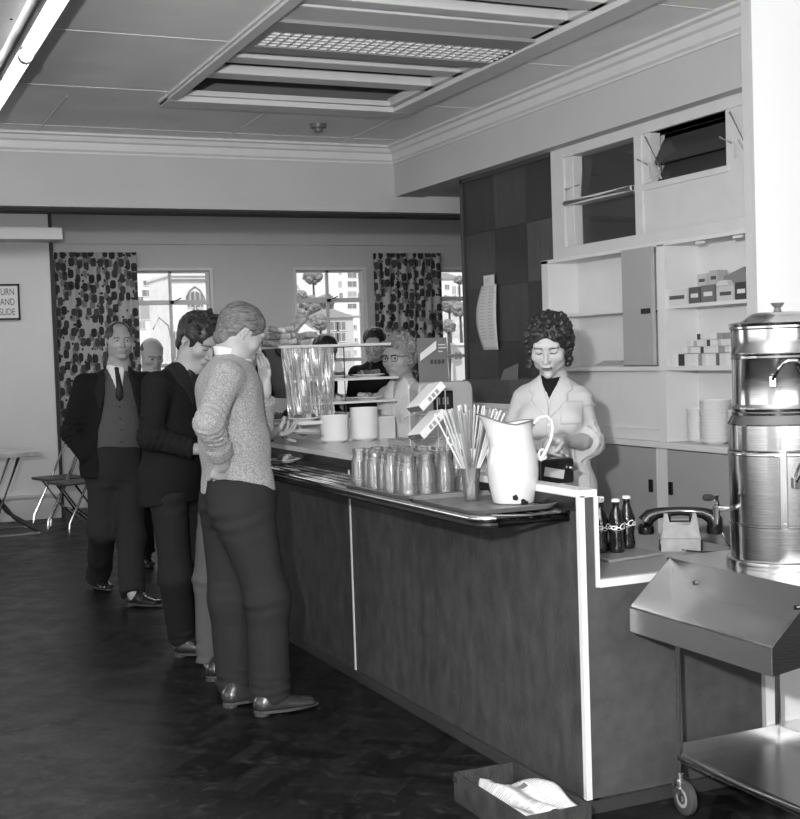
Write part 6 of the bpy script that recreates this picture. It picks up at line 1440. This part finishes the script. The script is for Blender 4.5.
# ---------------------------------------------------------------- I: woman in white coat
def coat_woman():
    y = 4.80
    P = Person('person', 'person with dark curly hair wearing a white coat over a black jumper', V((2.98, 4.80, FZ)), (-.66, -.75), coarse=.0065, fine=.0040)
    P.root.location.x = onY(552, 450, y).x
    P.setup(Q(557, 487, y), Q(554, 407, y), Q(554, 381, y), Q(549, 346, y-.05), frame3((-.60, -.72, -.34), (-.2, -.25, .95)), 1.03, .90, 1.0)
    P.arms = [(Q(528, 401, y+.10), Q(511, 440, y+.06), Q(541, 447, y-.22)), (Q(580, 401, y-.08), Q(592, 442, y-.12), Q(560, 441, y-.30))]
    P.hands = [(P.arms[0][2], V((.35, -.9, .0)), V((.5, .1, -.6)), dict(s=.92, curl=(.5, .6, .7, .7), thumb=.5, side=-1)), (P.arms[1][2], V((-1, -.25, .12)), V((-.1, -.25, -.8)), dict(s=.95, curl=(.45, .6, .7, .8), thumb=.6, thumb_in=.5, side=1))]
    pv = P.pelvis
    for q in (1, -1): P.legs.append((pv+P.S*q*.085, pv+P.S*q*.085+V((0, 0, -.42)), V(((pv+P.S*q*.09).x, (pv+P.S*q*.09).y, .035))))
    P.body(SKINW, BROWD, lip=mat('lip_dark', .10, .4), female=True, age=.6, jaw=.86, nose=.95, open_eyes=False)
    F = P.top(g=.018, hem=pv-V((0, 0, .42)), sleeve_end=.20, chestf=.98, waistf=.96, hipf=1.08, arm=(.046, .046, .052), shoulder=.036, neckr=.05, fold=1.6)
    for q in (-1, 1): F.ell(P.chest+P.S*q*.07+P.F*.095-P.U*.05, (.07, .055, .065), P.M, k=.05)
    F.wrinkle(.009, 20, 16); ct = F.mesh('coat', M_coat, P.root, P.root.location)
    P.overlay(F, 'jumper_front', M_blk, [(-.060, .30), (.060, .30), (.052, .14), (0, .035), (-.052, .14)], .003)
    for q in (-1, 1):
        P.overlay(F, 'collar_lapel', M_coat, [(q*.046, .15), (q*.080, .12), (q*.098, .075), (q*.072, .06), (q*.082, .035), (q*.0, -.05), (q*.002, .02)], .006)
    P.overlay(F, 'front_edge', M_coat, [(-.016, -.04), (.012, -.04), (.012, -.9), (-.016, -.9)], .004)
    for k in range(3): P.overlay(F, 'button', M_whitep, [(-.002+.008*math.cos(t), -.07-.13*k+.008*math.sin(t)) for t in [q*PI/4 for q in range(8)]], .009)
    P.overlay(F, 'breast_pocket', M_coat, [(-.14, .03), (-.05, .03), (-.05, -.07), (-.14, -.07)], .004)
    for q in (-1, 1): P.overlay(F, 'coat_pocket', M_coat, [(q*.05, -.28), (q*.16, -.28), (q*.16, -.43), (q*.05, -.43)], .005)
    b = MB()
    nk = Field([v-.13 for v in P.neck], [v+.13 for v in P.neck], .006); nk.cap(P.neck-P.U*.02, loc(P.head, P.HM, 0, -.028, -.075), .062, .058, k=0); nk.slab(P.neck+P.U*.028+P.F*.0, (0, 0, 1), 'i'); nk.slab(P.neck-P.U*.045, (0, 0, -1), 'i'); nk.mesh('jumper_collar', M_blk, P.root, P.root.location)
    P.shoes(M_shoe, [(V((l[2].x, l[2].y, FZ))-P.F*.05, P.F) for l in P.legs], .88); hair(P, H_dark, 'curly', 31)
    for q in (-1, 1): MB().lathe([(0, -.007), (.007, 0), (0, .007)], loc(P.head, P.HM, q*.086, .0, -.034)-V(P.root.location), 10).build('earring', M_blk, P.root)
man_in_knit(); young_man(); hidden_man(); facing_man(); bald_man()
far_man(325, 350, 9.7, (.8, -.5), (.55, -.55, -.35), 'person with short dark hair standing beyond the case, left of the two men there', 51, 'short')
far_man(374, 343, 9.5, (-.7, -.6), (-.45, -.75, -.3), 'person with dark hair and collar beyond the case, nearest the older woman', 52, 'short')
older_woman(); coat_woman()
# ================================================================ LIGHT
w = bpy.data.worlds.new('daylight'); bpy.context.scene.world = w; w.use_nodes = True
bg = w.node_tree.nodes['Background']; bg.inputs[0].default_value = (0.95, 0.95, 0.95, 1); bg.inputs[1].default_value = 1.3
def light(name, kind, loc, e, size=0.1, rot=None, sy=None):
    l = bpy.data.lights.new(name, kind); o = bpy.data.objects.new(name, l); C.objects.link(o); o.location = loc; l.energy = e
    if kind == 'AREA':
        l.size = size
        if sy: l.shape = 'RECTANGLE'; l.size_y = sy
    elif kind != 'SUN': l.shadow_soft_size = size
    if rot is not None: o.rotation_euler = rot
    return o
light('flash', 'POINT', (-0.32, 0.10, 1.80), 950, 0.05)
s = light('sun', 'SUN', (0, 0, 20), 4.0, rot=(math.radians(48), 0, math.radians(-35))); s.data.angle = 0.01
# added fill lamps, out of view: left side, behind the camera, far room
light('left_fill', 'AREA', (-4.1, 3.5, 1.7), 50, 1.6, (math.radians(90), 0, math.radians(-90)), 6.0).data.size = 6.0  # added ambient fill from the left, no window modelled in that wall
bpy.data.objects['left_fill'].data.size_y = 1.6
light('far_room_side_fill', 'AREA', (-3.9, 11.2, 1.9), 75, 3.6, (math.radians(90), 0, math.radians(-90)), 1.8)  # added lamp to brighten the far room, no opening behind it
light('far_room_overhead_fill', 'AREA', (3.2, 11.2, 3.25), 90, 5.0, (0, 0, 0), 1.5)  # added overhead lamp to brighten the far wall, no fixture modelled
light('back_fill', 'AREA', (0.5, -3.1, 1.8), 90, 5.0, (math.radians(90), 0, 0), 1.6)  # added fill from behind the camera, the back wall is solid
sc = bpy.context.scene
sc.view_settings.view_transform = 'Standard'; sc.view_settings.look = 'None'; sc.view_settings.gamma = 1; sc.view_settings.exposure = 0.0; sc.view_settings.use_curve_mapping = False
sc.cycles.use_denoising = True; sc.cycles.max_bounces = 10; sc.cycles.transparent_max_bounces = 24; sc.cycles.transmission_bounces = 10
sc.cycles.sample_clamp_indirect = 6; sc.cycles.caustics_reflective = False; sc.cycles.caustics_refractive = False
# ================================================================ the floor lies 45 mm under the datum used above: lift the whole scene so the floor is at z=0
for o in list(bpy.context.scene.objects):
    if o.parent is None: o.location.z += 0.045
